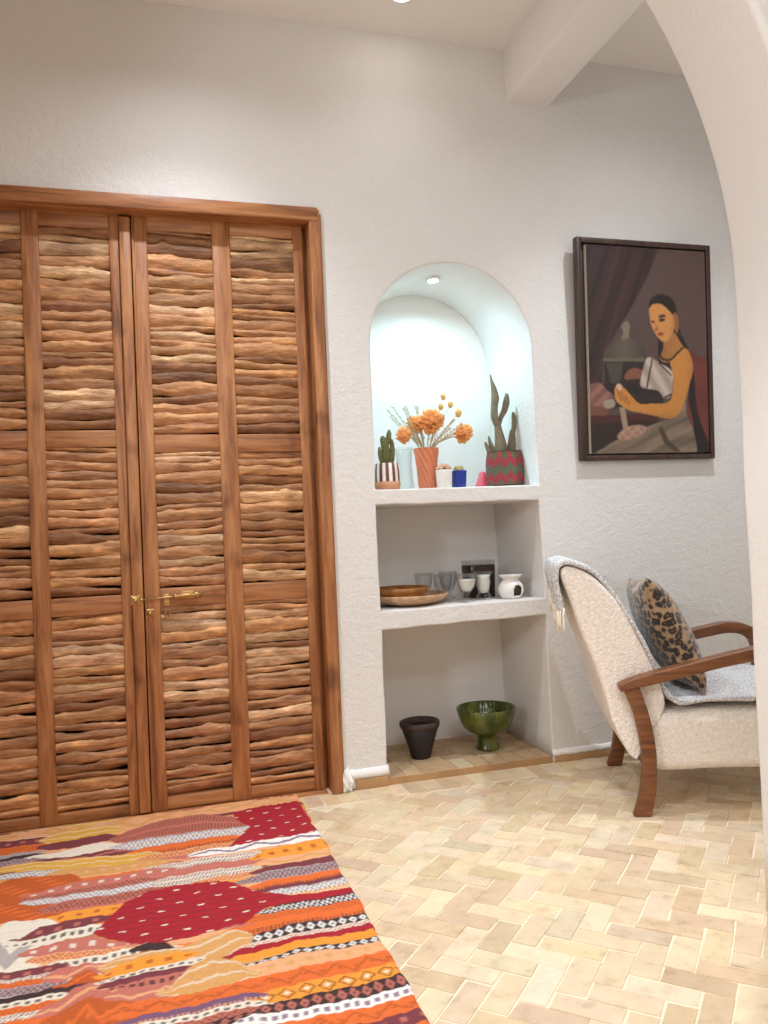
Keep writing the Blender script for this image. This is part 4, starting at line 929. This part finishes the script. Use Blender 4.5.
# leopard cushion
pl = None
bm = bmesh.new(); n = 40; top, bot = [], []
hu, hw, T = 0.245, 0.215, 0.085
upv = Vector((-0.40, 0, 0.917)); wv = Vector((0, 1, 0)); nv = Vector((0.917, 0, 0.40))
for side, lst in ((1, top), (-1, bot)):
    for i in range(n + 1):
        r = []
        for j in range(n + 1):
            a, b = -1 + 2*i/n, -1 + 2*j/n
            th = T*((1 - abs(a)**2.6)*(1 - abs(b)**2.6))**0.55
            pin = 1 - 0.07*(1 - b*b)*abs(a)**3; pin2 = 1 - 0.07*(1 - a*a)*abs(b)**3
            wr = 0.004*math.sin(9*a + 5*b)*(1 - th/T)
            r.append((upv*(a*hu*pin) + wv*(b*hw*pin2) + nv*(side*th + wr)))
        lst.append(r)
grid = {}
def gv(side, i, j):
    if i in (0, n) or j in (0, n): side = 0
    if (side, i, j) not in grid:
        src = (top if side >= 0 else bot)[i][j]; grid[(side, i, j)] = bm.verts.new(src)
    return grid[(side, i, j)]
for s_ in (1, -1):
    for i in range(n):
        for j in range(n): bm.faces.new((gv(s_, i, j), gv(s_, i+1, j), gv(s_, i+1, j+1), gv(s_, i, j+1)))
cr, sr = math.cos(CR), math.sin(CR)
def chw(s, w, z): return (CH[0] + s*cr - w*sr, CH[1] + s*sr + w*cr, z)
pl = obj('leopard_cushion', bm, M['leopard'], None, True)
pl.location = chw(0.176, 0.335, 0.640); pl.rotation_euler = (0, 0, CR)
pl.rotation_euler.rotate_axis('X', math.radians(-4))
tag(pl, 'brown leopard print cushion leaning on the armchair back', 'cushion')

# ------------------------------------------------------------------ things in the arched niche
SZ = 1.2885
def lathe_obj(name, prof, mat, parent=None, n=40, loc=(0, 0, 0), wob=None, smooth=True, closed_bottom=True):
    bm = bmesh.new(); lathe(bm, prof, n, wob=wob)
    return obj(name, bm, mat, parent, smooth, loc=loc)
def blob(bm, pts, rads, n=12):
    """rounded limb: tube with tapered rounded ends"""
    P = smooth_pts(pts, 6); R = []
    L = len(P)
    for i in range(L):
        t = i/(L-1)*(len(rads)-1); a = int(min(t, len(rads)-2)); R.append(rads[a] + (rads[a+1]-rads[a])*(t-a))
    tube(bm, P, R, n)
def spines(bm, base, count, r, spread):
    for _ in range(count):
        c = random.choice(base); d = Vector((random.uniform(-1, 1), random.uniform(-1, 0.4), random.uniform(-0.3, 1))).normalized()
        p = Vector(c[:3]); p2 = p + d*(c[3] + spread)
        tube(bm, [p + d*c[3]*0.8, p2], [r, r*0.3], 4)

# striped pot with cactus
sp = thing('potted_cactus', 'small green cactus in a pot with brown and white stripes over bare clay', 'potted plant', (1.047, 3.485, SZ))
lathe_obj('clay_base', [(0, 0), (0.046, 0), (0.056, 0.008), (0.060, 0.024), (0.0595, 0.038), (0.050, 0.040), (0, 0.040)], M['clay_pot'], sp)
bm = bmesh.new(); nS = 120
lathe(bm, [(0.0595, 0.038), (0.0600, 0.05), (0.0585, 0.09), (0.0545, 0.121), (0.0525, 0.122), (0.050, 0.118), (0.050, 0.10), (0, 0.10)], nS)
so_ = obj('striped_wall', bm, attr_mat('painted_stripes', 0.4, 60, 0.1), sp, True)
cc = [(PAL['white']*0.96 if int((math.atan2(v.co.y, v.co.x) + PI)/(2*PI)*12*2 + 0.5) % 2 == 0 else np.array(rgb(112, 60, 44)[:3])) for v in so_.data.vertices]
setcol(so_, np.array(cc))
lathe_obj('soil', [(0, 0.112), (0.025, 0.113), (0.0505, 0.110)], M['soil'], sp)
bm = bmesh.new()
blob(bm, [(0.003, 0, 0.10), (0.002, 0, 0.15), (-0.004, 0, 0.20), (-0.012, 0, 0.235), (-0.014, 0, 0.25)], [0.016, 0.022, 0.019, 0.015, 0.004])
blob(bm, [(0.006, 0, 0.20), (0.014, 0, 0.235), (0.018, 0, 0.262), (0.019, 0, 0.278)], [0.007, 0.013, 0.011, 0.003])
blob(bm, [(-0.008, 0, 0.115), (-0.022, 0, 0.14), (-0.030, 0, 0.175), (-0.031, 0, 0.20)], [0.012, 0.013, 0.010, 0.003])
blob(bm, [(0.010, 0, 0.115), (0.024, 0, 0.14), (0.030, 0, 0.18), (0.030, 0, 0.215), (0.029, 0, 0.235)], [0.012, 0.014, 0.012, 0.010, 0.003])
SPB = bmesh.new(); spines(SPB, [(0, 0, 0.16, 0.02), (-0.005, 0, 0.20, 0.018), (-0.028, 0, 0.16, 0.011), (0.028, 0, 0.18, 0.012)], 50, 0.0006, 0.005)
cb_ = obj('cactus', bm, M['cactus'], sp, True); tag(obj('spines', SPB, M['fuzzy'], cb_, True), kind='stuff')

# tall clear vase behind
gv_ = lathe_obj('glass_vase', [(0, 0), (0.040, 0), (0.044, 0.006), (0.040, 0.06), (0.036, 0.12), (0.042, 0.19), (0.046, 0.207), (0.0435, 0.207), (0.0395, 0.19), (0.0335, 0.12), (0.0375, 0.06), (0.040, 0.012), (0, 0.010)], M['glass'], None, 40, (1.176, 3.62, SZ))
tag(gv_, 'clear glass vase behind and left of the orange twisted vase', 'vase')

# twisted orange vase
VX, VY = 1.257, 3.530
ov = lathe_obj('twisted_vase', [(0, 0), (0.034, 0), (0.039, 0.004), (0.041, 0.02), (0.045, 0.08), (0.050, 0.14), (0.0565, 0.185), (0.057, 0.194), (0.052, 0.194), (0.046, 0.14), (0.041, 0.08), (0.036, 0.02), (0, 0.015)], M['orange_clay'], None, 120, (VX, VY, SZ),
               wob=lambda a, z: 1 + 0.055*math.sin(11*(a + z*11.0)))
# refine: subdivide vertical resolution for the twist
bpy.data.objects.remove(ov)
prof = []
outl = smooth_pts([(0.037, 0.0, 0), (0.041, 0.02, 0), (0.045, 0.08, 0), (0.050, 0.14, 0), (0.0565, 0.185, 0), (0.057, 0.194, 0)], 10)
prof = [(0, 0)] + [(p.x, p.y) for p in outl] + [(0.050, 0.194), (0.044, 0.12), (0.036, 0.03), (0, 0.02)]
ov = lathe_obj('twisted_vase', prof, M['orange_clay'], None, 132, (VX, VY, SZ), wob=lambda a, z: 1 + 0.085*(abs(math.sin(5.5*(a + z*11.0)))*2 - 1.2) if z > 0.001 else 1)
tag(ov, 'orange terracotta vase with twisted diagonal grooves, full of dried flowers', 'vase')

MOUTH = Vector((VX, VY, SZ + 0.19))
def stem_pts(end, start=None, bend=0.02):
    e = Vector(end); s = Vector((VX + (e.x - VX)*0.12, VY + (e.y - VY)*0.10, SZ + 0.06)) if start is None else Vector(start)
    m1 = MOUTH + Vector(((e.x - VX)*0.20, (e.y - VY)*0.20, 0.0)); m1.x = max(VX - 0.036, min(VX + 0.036, m1.x)); m1.y = max(VY - 0.036, min(VY + 0.036, m1.y))
    m2 = (m1 + e)*0.5 + Vector((0, 0, bend))
    return smooth_pts([s, m1, m2, e], 5)
def bloom(center, R, label, npet=34):
    c = Vector(center)
    t = thing('dried_flower', label, 'flower', tuple(stem_pts(center)[0]), 0, 'orange blooms in the twisted vase')
    o0 = t.location.copy()
    bm = bmesh.new(); tube(bm, [p - o0 for p in stem_pts(center)], 0.0022, 6); obj('stem', bm, M['stem'], t, True)
    bm = bmesh.new()
    for k in range(npet):
        u_ = k/npet; inc = math.acos(1 - 1.7*u_); az = k*2.39996
        d = Vector((math.sin(inc)*math.cos(az), -math.cos(inc)*0.85, math.sin(inc)*math.sin(az) + 0.15)).normalized()
        s = d.cross(Vector((0.3, 0.1, 1))).normalized(); tlt = d.cross(s)
        L = R*random.uniform(0.85, 1.1); W = R*random.uniform(0.36, 0.5); prev = None
        for q in range(6):
            f = q/5; wd = W*math.sin(PI*min(0.97, 0.12 + f*0.8))*0.9 + 0.0008
            cp = (c - o0) + d*L*(0.12 + 0.88*f) + tlt*R*0.22*math.sin(f*2.4)*random.choice((1, 0.9)) + s*0.04*R*math.sin(f*7)
            ring = [bm.verts.new(cp - s*wd), bm.verts.new(cp + tlt*wd*0.35 + d*random.uniform(-0.002, 0.002)), bm.verts.new(cp + s*wd)]
            if prev: bm.faces.new((prev[0], prev[1], ring[1], ring[0])); bm.faces.new((prev[1], prev[2], ring[2], ring[1]))
            prev = ring
    p_ = obj('petals', bm, M['petal'], t, True, recalc=False); s2 = p_.modifiers.new('thick', 'SOLIDIFY'); s2.thickness = 0.0015
    bm = bmesh.new(); bmesh.ops.create_icosphere(bm, subdivisions=2, radius=R*0.24, matrix=Matrix.Translation((c - o0) + Vector((0.004, -R*0.30, -0.004)))); obj('flower_center', bm, M['petal_core'], p_, True)
bloom((1.268, 3.470, 1.603), 0.062, 'large orange dried bloom at the middle of the bouquet, facing the room')
bloom((1.205, 3.510, 1.595), 0.046, 'orange dried bloom tucked behind the left of the largest one')
bloom((1.120, 3.440, 1.535), 0.038, 'orange dried bloom hanging low beside the striped cactus pot')
bloom((1.437, 3.500, 1.550), 0.048, 'orange dried bloom furthest right in the bouquet, above the blue pot')
def bud(center, r, label):
    c = Vector(center); pts = stem_pts(center, None, 0.01)
    t = thing('dried_bud', label, 'flower', tuple(pts[0]), 0, 'yellow buds in the twisted vase'); o0 = t.location.copy()
    bm = bmesh.new(); tube(bm, [p - o0 for p in pts], 0.0015, 6); obj('stem', bm, M['stem'], t, True)
    bm = bmesh.new(); bmesh.ops.create_icosphere(bm, subdivisions=3, radius=r)
    for v in bm.verts: v.co = v.co*(1 + 0.15*math.sin(v.co.x*900)*math.sin(v.co.z*800)); v.co.z *= 1.35; v.co += c - o0
    obj('bud', bm, M['bud'], t, True)
bud((1.343, 3.50, 1.722), 0.012, 'highest yellow bud of the bouquet')
bud((1.374, 3.49, 1.684), 0.012, 'yellow bud just right of and below the highest one')
bud((1.322, 3.48, 1.672), 0.012, 'yellow bud standing right above the largest orange bloom')
bud((1.412, 3.49, 1.644), 0.015, 'yellow bud straight above the furthest right orange bloom')
ends_ = [((1.062, 3.47, 1.650), 1), ((1.085, 3.50, 1.620), 1), ((1.105, 3.52, 1.668), 1), ((1.135, 3.46, 1.655), 1), ((1.165, 3.52, 1.672), 1), ((1.150, 3.47, 1.575), 0), ((1.205, 3.50, 1.668), 1), ((1.235, 3.56, 1.680), 1),
         ((1.300, 3.55, 1.660), 0), ((1.352, 3.55, 1.640), 0), ((1.372, 3.46, 1.600), 0), ((1.395, 3.52, 1.612), 0), ((1.405, 3.45, 1.580), 0), ((1.385, 3.50, 1.545), 0), ((1.345, 3.45, 1.560), 0), ((1.360, 3.47, 1.525), 0), ((1.170, 3.45, 1.535), 0), ((1.330, 3.52, 1.610), 0)]
for e, grn in ends_:
    pts = stem_pts(e, None, 0.008); o0 = pts[0].copy()
    bm = bmesh.new(); tube(bm, [p - o0 for p in pts], [0.0022]*(len(pts)-1) + [0.0008], 6)
    for q in range(7, len(pts)):
        for sgn in (-1, 1):
            a = pts[q] - o0; d = (pts[q] - pts[q-1]).normalized(); s = Vector((sgn*0.8, random.uniform(-0.4, 0.4), 0.3)).normalized()
            L = random.uniform(0.010, 0.020)
            tube(bm, [a, a + (d + s*0.7).normalized()*L*0.6, a + (d + s*0.5).normalized()*L], [0.0008, 0.0030, 0.0006], 5, ((0, 1, 0), 0.35))
    o = obj('dried_sprig', bm, M['palegreen'] if grn else M['stem'], None, True, loc=tuple(o0))
    if grn: tag(o, 'pale greenish dried sprig leaning left out of the twisted vase', 'dried sprig', 'pale green sprigs in the twisted vase')
    else: tag(o, 'thin cream dried sprig fanning out between the orange blooms', 'dried sprig', 'cream sprigs in the twisted vase')

# white pot and blue pot
wp = thing('potted_succulent', 'small white pot with a peach coloured succulent, right of the twisted vase', 'potted plant', (1.312, 3.455, SZ))
lathe_obj('pot', [(0, 0), (0.031, 0), (0.035, 0.004), (0.0385, 0.078), (0.0385, 0.085), (0.034, 0.085), (0.033, 0.07), (0, 0.068)], M['white_glaze'], wp)
bm = bmesh.new()
for k in range(26):
    a = k*2.4; r = 0.034*math.sqrt((k + 0.5)/26); zz_ = 0.088 + 0.020*(1 - (r/0.036)**2) + random.uniform(-0.002, 0.003)
    bmesh.ops.create_icosphere(bm, subdivisions=2, radius=random.uniform(0.007, 0.0095), matrix=Matrix.Translation((r*math.cos(a), r*math.sin(a), zz_)))
obj('succulent', bm, M['succulent'], wp, True)
bp = thing('potted_succulent', 'little cobalt blue pot with a fuzzy olive cactus, right of the white pot', 'potted plant', (1.390, 3.470, SZ), 0.15)
bm = bmesh.new()
for (z, h) in ((0, 0.024), (0.03, 0.027), (0.076, 0.030), (0.082, 0.030)): pass
vs = [[bm.verts.new((sx_*h, sy_*h, z)) for sx_, sy_ in ((-1, -1), (1, -1), (1, 1), (-1, 1))] for z, h in ((0, 0.024), (0.04, 0.0265), (0.082, 0.029), (0.082, 0.025), (0.066, 0.024))]
for a, b in zip(vs[:-1], vs[1:]):
    for k in range(4): bm.faces.new((a[k], a[(k+1) % 4], b[(k+1) % 4], b[k]))
bm.faces.new(vs[0]); bm.faces.new(vs[-1])
obj('pot', bm, M['blue'], bp, None, 0.003, 3)
bm = bmesh.new()
for (x, y, r, z) in ((-0.012, -0.004, 0.014, 0.090), (0.012, -0.004, 0.013, 0.092), (0.0, 0.012, 0.013, 0.094), (0.0, -0.012, 0.010, 0.084)):
    bmesh.ops.create_icosphere(bm, subdivisions=3, radius=r, matrix=Matrix.Translation((x, y, z)))
obj('cactus', bm, M['fuzzy'], bp, True)

# basket planter with dry cactus
bk = thing('basket_cactus', 'tall dry grey cactus in a red and green woven basket pot', 'potted plant', (1.672, 3.565, SZ))
outl = smooth_pts([(0.078, 0.0, 0), (0.087, 0.02, 0), (0.092, 0.08, 0), (0.091, 0.13, 0), (0.085, 0.165, 0), (0.083, 0.178, 0)], 16)
prof = [(0, 0)] + [(p.x + 0.0012*math.sin(i*1.6), p.y) for i, p in enumerate(outl)] + [(0.078, 0.178), (0.078, 0.15), (0, 0.15)]
bm = bmesh.new(); lathe(bm, prof, 144)
bo = obj('woven_basket', bm, attr_mat('woven_straw', 0.85, 160, 0.6, 0.003), bk, True)
cc = []
for v in bo.data.vertices:
    a = math.atan2(v.co.y, v.co.x); z = v.co.z
    tri = abs(((a/(2*PI)*11) % 1) - 0.5)*2
    lvl = (z - 0.010 - tri*0.030)/0.040
    if z > 0.150: c = (rgb(186, 62, 66) if (tri > 0.7 and z < 0.172) else rgb(96, 96, 74))[:3]
    elif z < 0.012: c = rgb(84, 40, 34)[:3]
    else: c = (rgb(160, 60, 64) if int(math.floor(lvl)) % 2 == 0 else rgb(96, 102, 82))[:3]
    if random.random() < 0.10: c = tuple(x*0.6 for x in c)
    cc.append(c)
setcol(bo, np.array(cc))
lathe_obj('soil', [(0, 0.166), (0.04, 0.165), (0.079, 0.160)], M['soil'], bk)
bm = bmesh.new()
blob(bm, [(-0.018, 0, 0.15), (-0.016, 0, 0.20), (-0.022, 0, 0.26), (-0.030, 0, 0.315), (-0.040, 0, 0.345)], [0.034, 0.031, 0.022, 0.015, 0.010])
blob(bm, [(-0.032, 0, 0.300), (-0.042, 0, 0.345), (-0.040, 0, 0.40), (-0.034, 0, 0.44), (-0.040, 0, 0.49), (-0.049, 0, 0.525), (-0.054, 0, 0.556)], [0.011, 0.018, 0.017, 0.020, 0.013, 0.006, 0.002])
blob(bm, [(-0.022, 0, 0.300), (-0.008, 0, 0.345), (0.012, 0, 0.38), (0.024, 0, 0.42), (0.028, 0, 0.452), (0.024, 0, 0.465)], [0.009, 0.012, 0.015, 0.017, 0.011, 0.003])
blob(bm, [(0.038, 0, 0.16), (0.048, 0, 0.21), (0.052, 0, 0.26), (0.060, 0, 0.31), (0.060, 0, 0.35), (0.056, 0, 0.372)], [0.018, 0.016, 0.011, 0.012, 0.011, 0.003])
blob(bm, [(0.014, 0, 0.16), (0.030, 0, 0.21), (0.038, 0, 0.255), (0.042, 0, 0.285)], [0.012, 0.010, 0.008, 0.003])
blob(bm, [(-0.040, 0, 0.155), (-0.058, 0, 0.19), (-0.072, 0, 0.225), (-0.078, 0, 0.255)], [0.012, 0.012, 0.009, 0.003])
blob(bm, [(-0.058, 0, 0.155), (-0.078, 0, 0.18), (-0.092, 0, 0.21), (-0.098, 0, 0.226)], [0.011, 0.012, 0.009, 0.004])
SPB = bmesh.new(); spines(SPB, [(-0.018, 0, 0.20, 0.028), (-0.022, 0, 0.26, 0.02), (-0.04, 0, 0.40, 0.016), (-0.036, 0, 0.44, 0.017), (0.024, 0, 0.42, 0.015), (0.058, 0, 0.32, 0.011), (0.05, 0, 0.24, 0.012), (-0.065, 0, 0.21, 0.01)], 90, 0.0008, 0.008)
cb_ = obj('cactus', bm, M['dry_cactus'], bk, True); tag(obj('spines', SPB, M['fuzzy'], cb_, True), kind='stuff')
pk = lathe_obj('pink_bell', [(0, 0), (0.046, 0), (0.047, 0.006), (0.036, 0.03), (0.026, 0.055), (0.018, 0.085), (0.008, 0.092), (0, 0.093)], M['pink'], None, 32, (1.612, 3.70, SZ))
tag(pk, 'small pink bell shaped ornament mostly hidden behind the left of the woven basket', 'ornament')

# ------------------------------------------------------------------ middle shelf
MZ = 0.7590
wd = lathe_obj('wooden_dish', [(0, 0), (0.10, 0), (0.150, 0.014), (0.176, 0.034), (0.182, 0.046), (0.176, 0.048), (0.160, 0.036), (0.11, 0.016), (0, 0.012)], M['wooden_dish'], None, 56, (1.158, 3.565, MZ), wob=lambda a, z: 1 + 0.012*math.sin(3*a) + 0.008*math.sin(16*a))
tag(wd, 'wide pale carved wooden dish on the middle shelf, under the amber bowl', 'dish')
ab = lathe_obj('amber_bowl', [(0, 0), (0.06, 0), (0.105, 0.018), (0.128, 0.046), (0.134, 0.068), (0.128, 0.069), (0.115, 0.045), (0.08, 0.020), (0, 0.012)], M['amber_bowl'], None, 48, (1.108, 3.560, MZ + 0.0125), wob=lambda a, z: 1 + 0.010*math.sin(5*a + 1))
tag(ab, 'amber brown wooden bowl stacked on the wide carved dish', 'bowl')
def goblet(loc, label, cat, parts, group=None):
    t = thing('candle_glass', label, cat, loc, 0, group)
    for nm, prof, mt in parts: lathe_obj(nm, prof, M[mt], t, 36)
    return t
goblet((1.402, 3.465, MZ), 'stemmed clear glass holding a white candle, at the shelf front beside the taller candle glass', 'candle',
       [('glass', [(0, 0), (0.036, 0), (0.038, 0.004), (0.012, 0.012), (0.007, 0.020), (0.007, 0.034), (0.022, 0.048), (0.038, 0.070), (0.045, 0.10), (0.049, 0.132), (0.047, 0.132), (0.043, 0.10), (0.036, 0.072), (0.020, 0.052), (0, 0.046)], 'glass'),
        ('wax', [(0, 0.0475), (0.019, 0.0535), (0.034, 0.072), (0.0405, 0.098), (0.0405, 0.104), (0, 0.104)], 'wax')])
goblet((1.502, 3.500, MZ), 'taller curved glass holding a tall white candle, between the stemmed glass and the oil burner', 'candle',
       [('glass', [(0, 0), (0.034, 0), (0.038, 0.006), (0.036, 0.020), (0.026, 0.034), (0.032, 0.060), (0.036, 0.085), (0.034, 0.105), (0.040, 0.122), (0.048, 0.134), (0.046, 0.134), (0.037, 0.120), (0.031, 0.105), (0.033, 0.085), (0.029, 0.060), (0.022, 0.036), (0, 0.030)], 'glass'),
        ('wax', [(0, 0.032), (0.021, 0.037), (0.027, 0.060), (0.0315, 0.085), (0.029, 0.105), (0.033, 0.118), (0, 0.118)], 'wax')])
for (x, y, lab, h) in ((1.335, 3.60, 'empty clear drinking glass nearest the wooden dish', 0.128), (1.400, 3.70, 'empty clear drinking glass at the back of the shelf, between the other glasses', 0.132), (1.285, 3.73, 'empty clear drinking glass furthest left in the back row of the shelf', 0.130)):
    g_ = lathe_obj('drinking_glass', [(0, 0), (0.030, 0), (0.032, 0.004), (0.012, 0.014), (0.010, 0.026), (0.030, 0.05), (0.042, 0.08), (0.046, h), (0.044, h), (0.040, 0.08), (0.027, 0.052), (0, 0.034)], M['glass'], None, 36, (x, y, MZ))
    tag(g_, lab, 'glass', 'empty glasses on the middle shelf')
dj = thing('dark_jar', 'dark brown square glass jar with a clear rim behind the candle glasses', 'jar', (1.545, 3.655, MZ), 0.12)
def sq(bm, prof, n=4, ex=5.0):
    rings = []
    for r, z in prof:
        ring = []
        for k in range(32):
            a = 2*PI*k/32; c_, s_ = math.cos(a), math.sin(a)
            q = (abs(c_)**ex + abs(s_)**ex)**(-1/ex); ring.append(bm.verts.new((r*q*c_, r*q*s_*0.8, z)))
        rings.append(ring)
    for a, b in zip(rings[:-1], rings[1:]):
        for k in range(32): bm.faces.new((a[k], a[(k+1) % 32], b[(k+1) % 32], b[k]))
    bm.faces.new(rings[0][::-1]); bm.faces.new(rings[-1])
bm = bmesh.new(); sq(bm, [(0.066, 0), (0.070, 0.004), (0.074, 0.155), (0.072, 0.160), (0.060, 0.160)]); obj('body', bm, M['dark_glass'], dj, True)
bm = bmesh.new(); sq(bm, [(0.070, 0.1605), (0.0755, 0.163), (0.0765, 0.182), (0.072, 0.182), (0.071, 0.166)]); obj('rim', bm, M['glass'], dj, True)
ob = thing('oil_burner', 'white ceramic oil burner with a dark opening, at the right end of the middle shelf', 'oil burner', (1.628, 3.470, MZ))
bm = bmesh.new()
P = smooth_pts([(0.036, 0.0, 0), (0.050, 0.012, 0), (0.060, 0.038, 0), (0.056, 0.066, 0), (0.040, 0.086, 0), (0.036, 0.092, 0), (0.044, 0.100, 0), (0.058, 0.112, 0)], 6)
prof = [(0, 0)] + [(p.x, p.y) for p in P] + [(0.055, 0.112), (0.040, 0.100), (0.0, 0.097)]
lathe(bm, prof, 64)
kill = [f for f in bm.faces if (lambda c: c.length > 0 and 0.014 < c.z < 0.066 and math.hypot(c.x, c.y) > 0.03 and abs((math.atan2(c.y, c.x) - math.radians(-78) + PI) % (2*PI) - PI) < 0.40*math.sqrt(max(0, 1 - max(0, (c.z - 0.040)/0.027)**2)))(f.calc_center_median())]
bmesh.ops.delete(bm, geom=kill, context='FACES')
bo2 = obj('burner_body', bm, M['white_glaze'], ob, True); s2 = bo2.modifiers.new('thick', 'SOLIDIFY'); s2.thickness = 0.003; s2.offset = -1
lathe_obj('dark_liner', [(0, 0.006), (0.046, 0.012), (0.053, 0.040), (0.048, 0.068), (0, 0.082)], M['dark_hole'], ob, 32)  # dark brown inner shell, visible through the opening

# ------------------------------------------------------------------ lower niche
LZ = 0.0310
bb = thing('dark_bowl', 'dark charred wooden pot with a thick worn rim on the lower niche floor', 'bowl', (1.192, 3.610, LZ))
wobd = lambda a, z: 1 + 0.03*math.sin(2*a + 0.6) + 0.015*math.sin(5*a)
lathe_obj('bowl_body', [(0, 0), (0.044, 0), (0.048, 0.008), (0.058, 0.050), (0.074, 0.100), (0.088, 0.142), (0.080, 0.146), (0.068, 0.11), (0.050, 0.05), (0, 0.03)], M['black_bowl'], bb, 48, wob=wobd)
lathe_obj('thick_rim', [(0.078, 0.132), (0.090, 0.140), (0.096, 0.155), (0.094, 0.170), (0.086, 0.174), (0.076, 0.166), (0.066, 0.150), (0.072, 0.136), (0.078, 0.132)], M['rim_brown'], bb, 48, wob=wobd)
gb = lathe_obj('footed_bowl', [(0, 0), (0.054, 0), (0.057, 0.006), (0.055, 0.014), (0.049, 0.026), (0.046, 0.045), (0.047, 0.066), (0.060, 0.076), (0.088, 0.089), (0.112, 0.110), (0.129, 0.140), (0.138, 0.176), (0.142, 0.200), (0.138, 0.203), (0.131, 0.198), (0.126, 0.155), (0.106, 0.120), (0.07, 0.098), (0, 0.090)],
               M['green'], None, 160, (1.532, 3.610, LZ), wob=lambda a, z: 1 + (0.012*math.cos(40*a) if 0.190 < z < 0.205 else 0))
tag(gb, 'green glazed footed bowl with a scalloped rim on the lower niche floor', 'bowl')

# ------------------------------------------------------------------ lamps
def spot_fixture(loc, label, tilt=0.0, r=0.034, strength=60, col=(0.85, 0.95, 1, 1)):
    t = thing('recessed_spotlight', label, 'ceiling light', loc); t.rotation_euler = (0, tilt, 0)
    lathe_obj('trim_ring', [(r, 0.010), (r, -0.003), (r + 0.004, -0.005), (r + 0.011, -0.002), (r + 0.012, 0.010)], M['white_glaze'], t, 40)
    lathe_obj('bulb', [(0, -0.010), (r*0.5, -0.009), (r*0.85, -0.005), (r - 0.001, 0.001), (r - 0.001, 0.008)], emit('lamp_glow', col, strength), t, 32)
    return t
def spot(loc, energy, color, angle, blend, target=None, radius=0.04):
    l = bpy.data.lights.new('spot_lamp', 'SPOT'); l.energy = energy; l.color = color; l.spot_size = math.radians(angle); l.spot_blend = blend; l.shadow_soft_size = radius
    o = bpy.data.objects.new('spot_lamp', l); COL.objects.link(o); o.location = loc
    d = (Vector(target) - Vector(loc)) if target else Vector((0, 0, -1)); o.rotation_euler = d.to_track_quat('-Z', 'Y').to_euler(); return o
def area(loc, energy, color, sx, sy, target=None):
    l = bpy.data.lights.new('added_fill_light', 'AREA'); l.energy = energy; l.color = color; l.shape = 'RECTANGLE'; l.size = sx; l.size_y = sy
    o = bpy.data.objects.new('added_fill_light', l); COL.objects.link(o); o.location = loc
    d = (Vector(target) - Vector(loc)) if target else Vector((0, 0, -1)); o.rotation_euler = d.to_track_quat('-Z', 'Y').to_euler(); return o
spot_fixture((1.354, 3.590, 2.3035), 'small bright spotlight set in the top of the arched niche', 0, 0.024)
spot_fixture((1.090, 3.100, CEIL - 0.001), 'bright recessed spotlight in the ceiling in front of the back wall', 0, 0.04, 40, (1, 0.93, 0.85, 1))
COOL = (0.50, 0.86, 1.0); WARM = (0.95, 0.96, 0.98); SOFT = (0.86, 0.92, 1.0); KEY = (0.86, 0.92, 1.0)
spot((1.354, 3.590, 2.283), 29, COOL, 162, 1.0, (1.36, 3.60, 1.3), 0.025)
spot((0.15, 2.72, CEIL - 0.02), 120, SOFT, 96, 1.0, None, 0.03)
spot((0.15, 2.72, CEIL - 0.02), 24, SOFT, 140, 1.0, None, 0.03)
spot((1.110, 2.95, CEIL - 0.02), 8, SOFT, 130, 1.0)
spot((2.25, 2.50, CEIL - 0.02), 130, SOFT, 104, 1.0)
spot((2.25, 2.50, CEIL - 0.02), 30, SOFT, 150, 1.0)
spot((0.50, 1.25, CEIL - 0.02), 130, WARM, 78, 0.5)
spot((0.15, 0.30, CEIL - 0.03), 30, KEY, 165, 0.6, None, 0.10)
area((0.6, -0.7, CEIL - 0.03), 52, SOFT, 1.4, 1.0)  # unseen area light added behind the camera as general fill
area((XL + 0.06, 0.75, 2.0), 26, KEY, 0.3, 0.3, (1.62, 1.75, 1.4))  # unseen light added on the left to brighten the arch pier
w = bpy.data.worlds.new('world'); SC.world = w; w.use_nodes = True
w.node_tree.nodes['Background'].inputs[0].default_value = (0.9, 0.85, 0.8, 1); w.node_tree.nodes['Background'].inputs[1].default_value = 0.0
SC.view_settings.view_transform = 'Standard'; SC.view_settings.look = 'None'; SC.view_settings.gamma = 1.0; SC.view_settings.use_curve_mapping = False
SC.view_settings.exposure = -0.04
SC.cycles.max_bounces = 8; SC.cycles.diffuse_bounces = 5; SC.cycles.transmission_bounces = 8; SC.cycles.sample_clamp_indirect = 6.0
SC.cycles.use_denoising = True
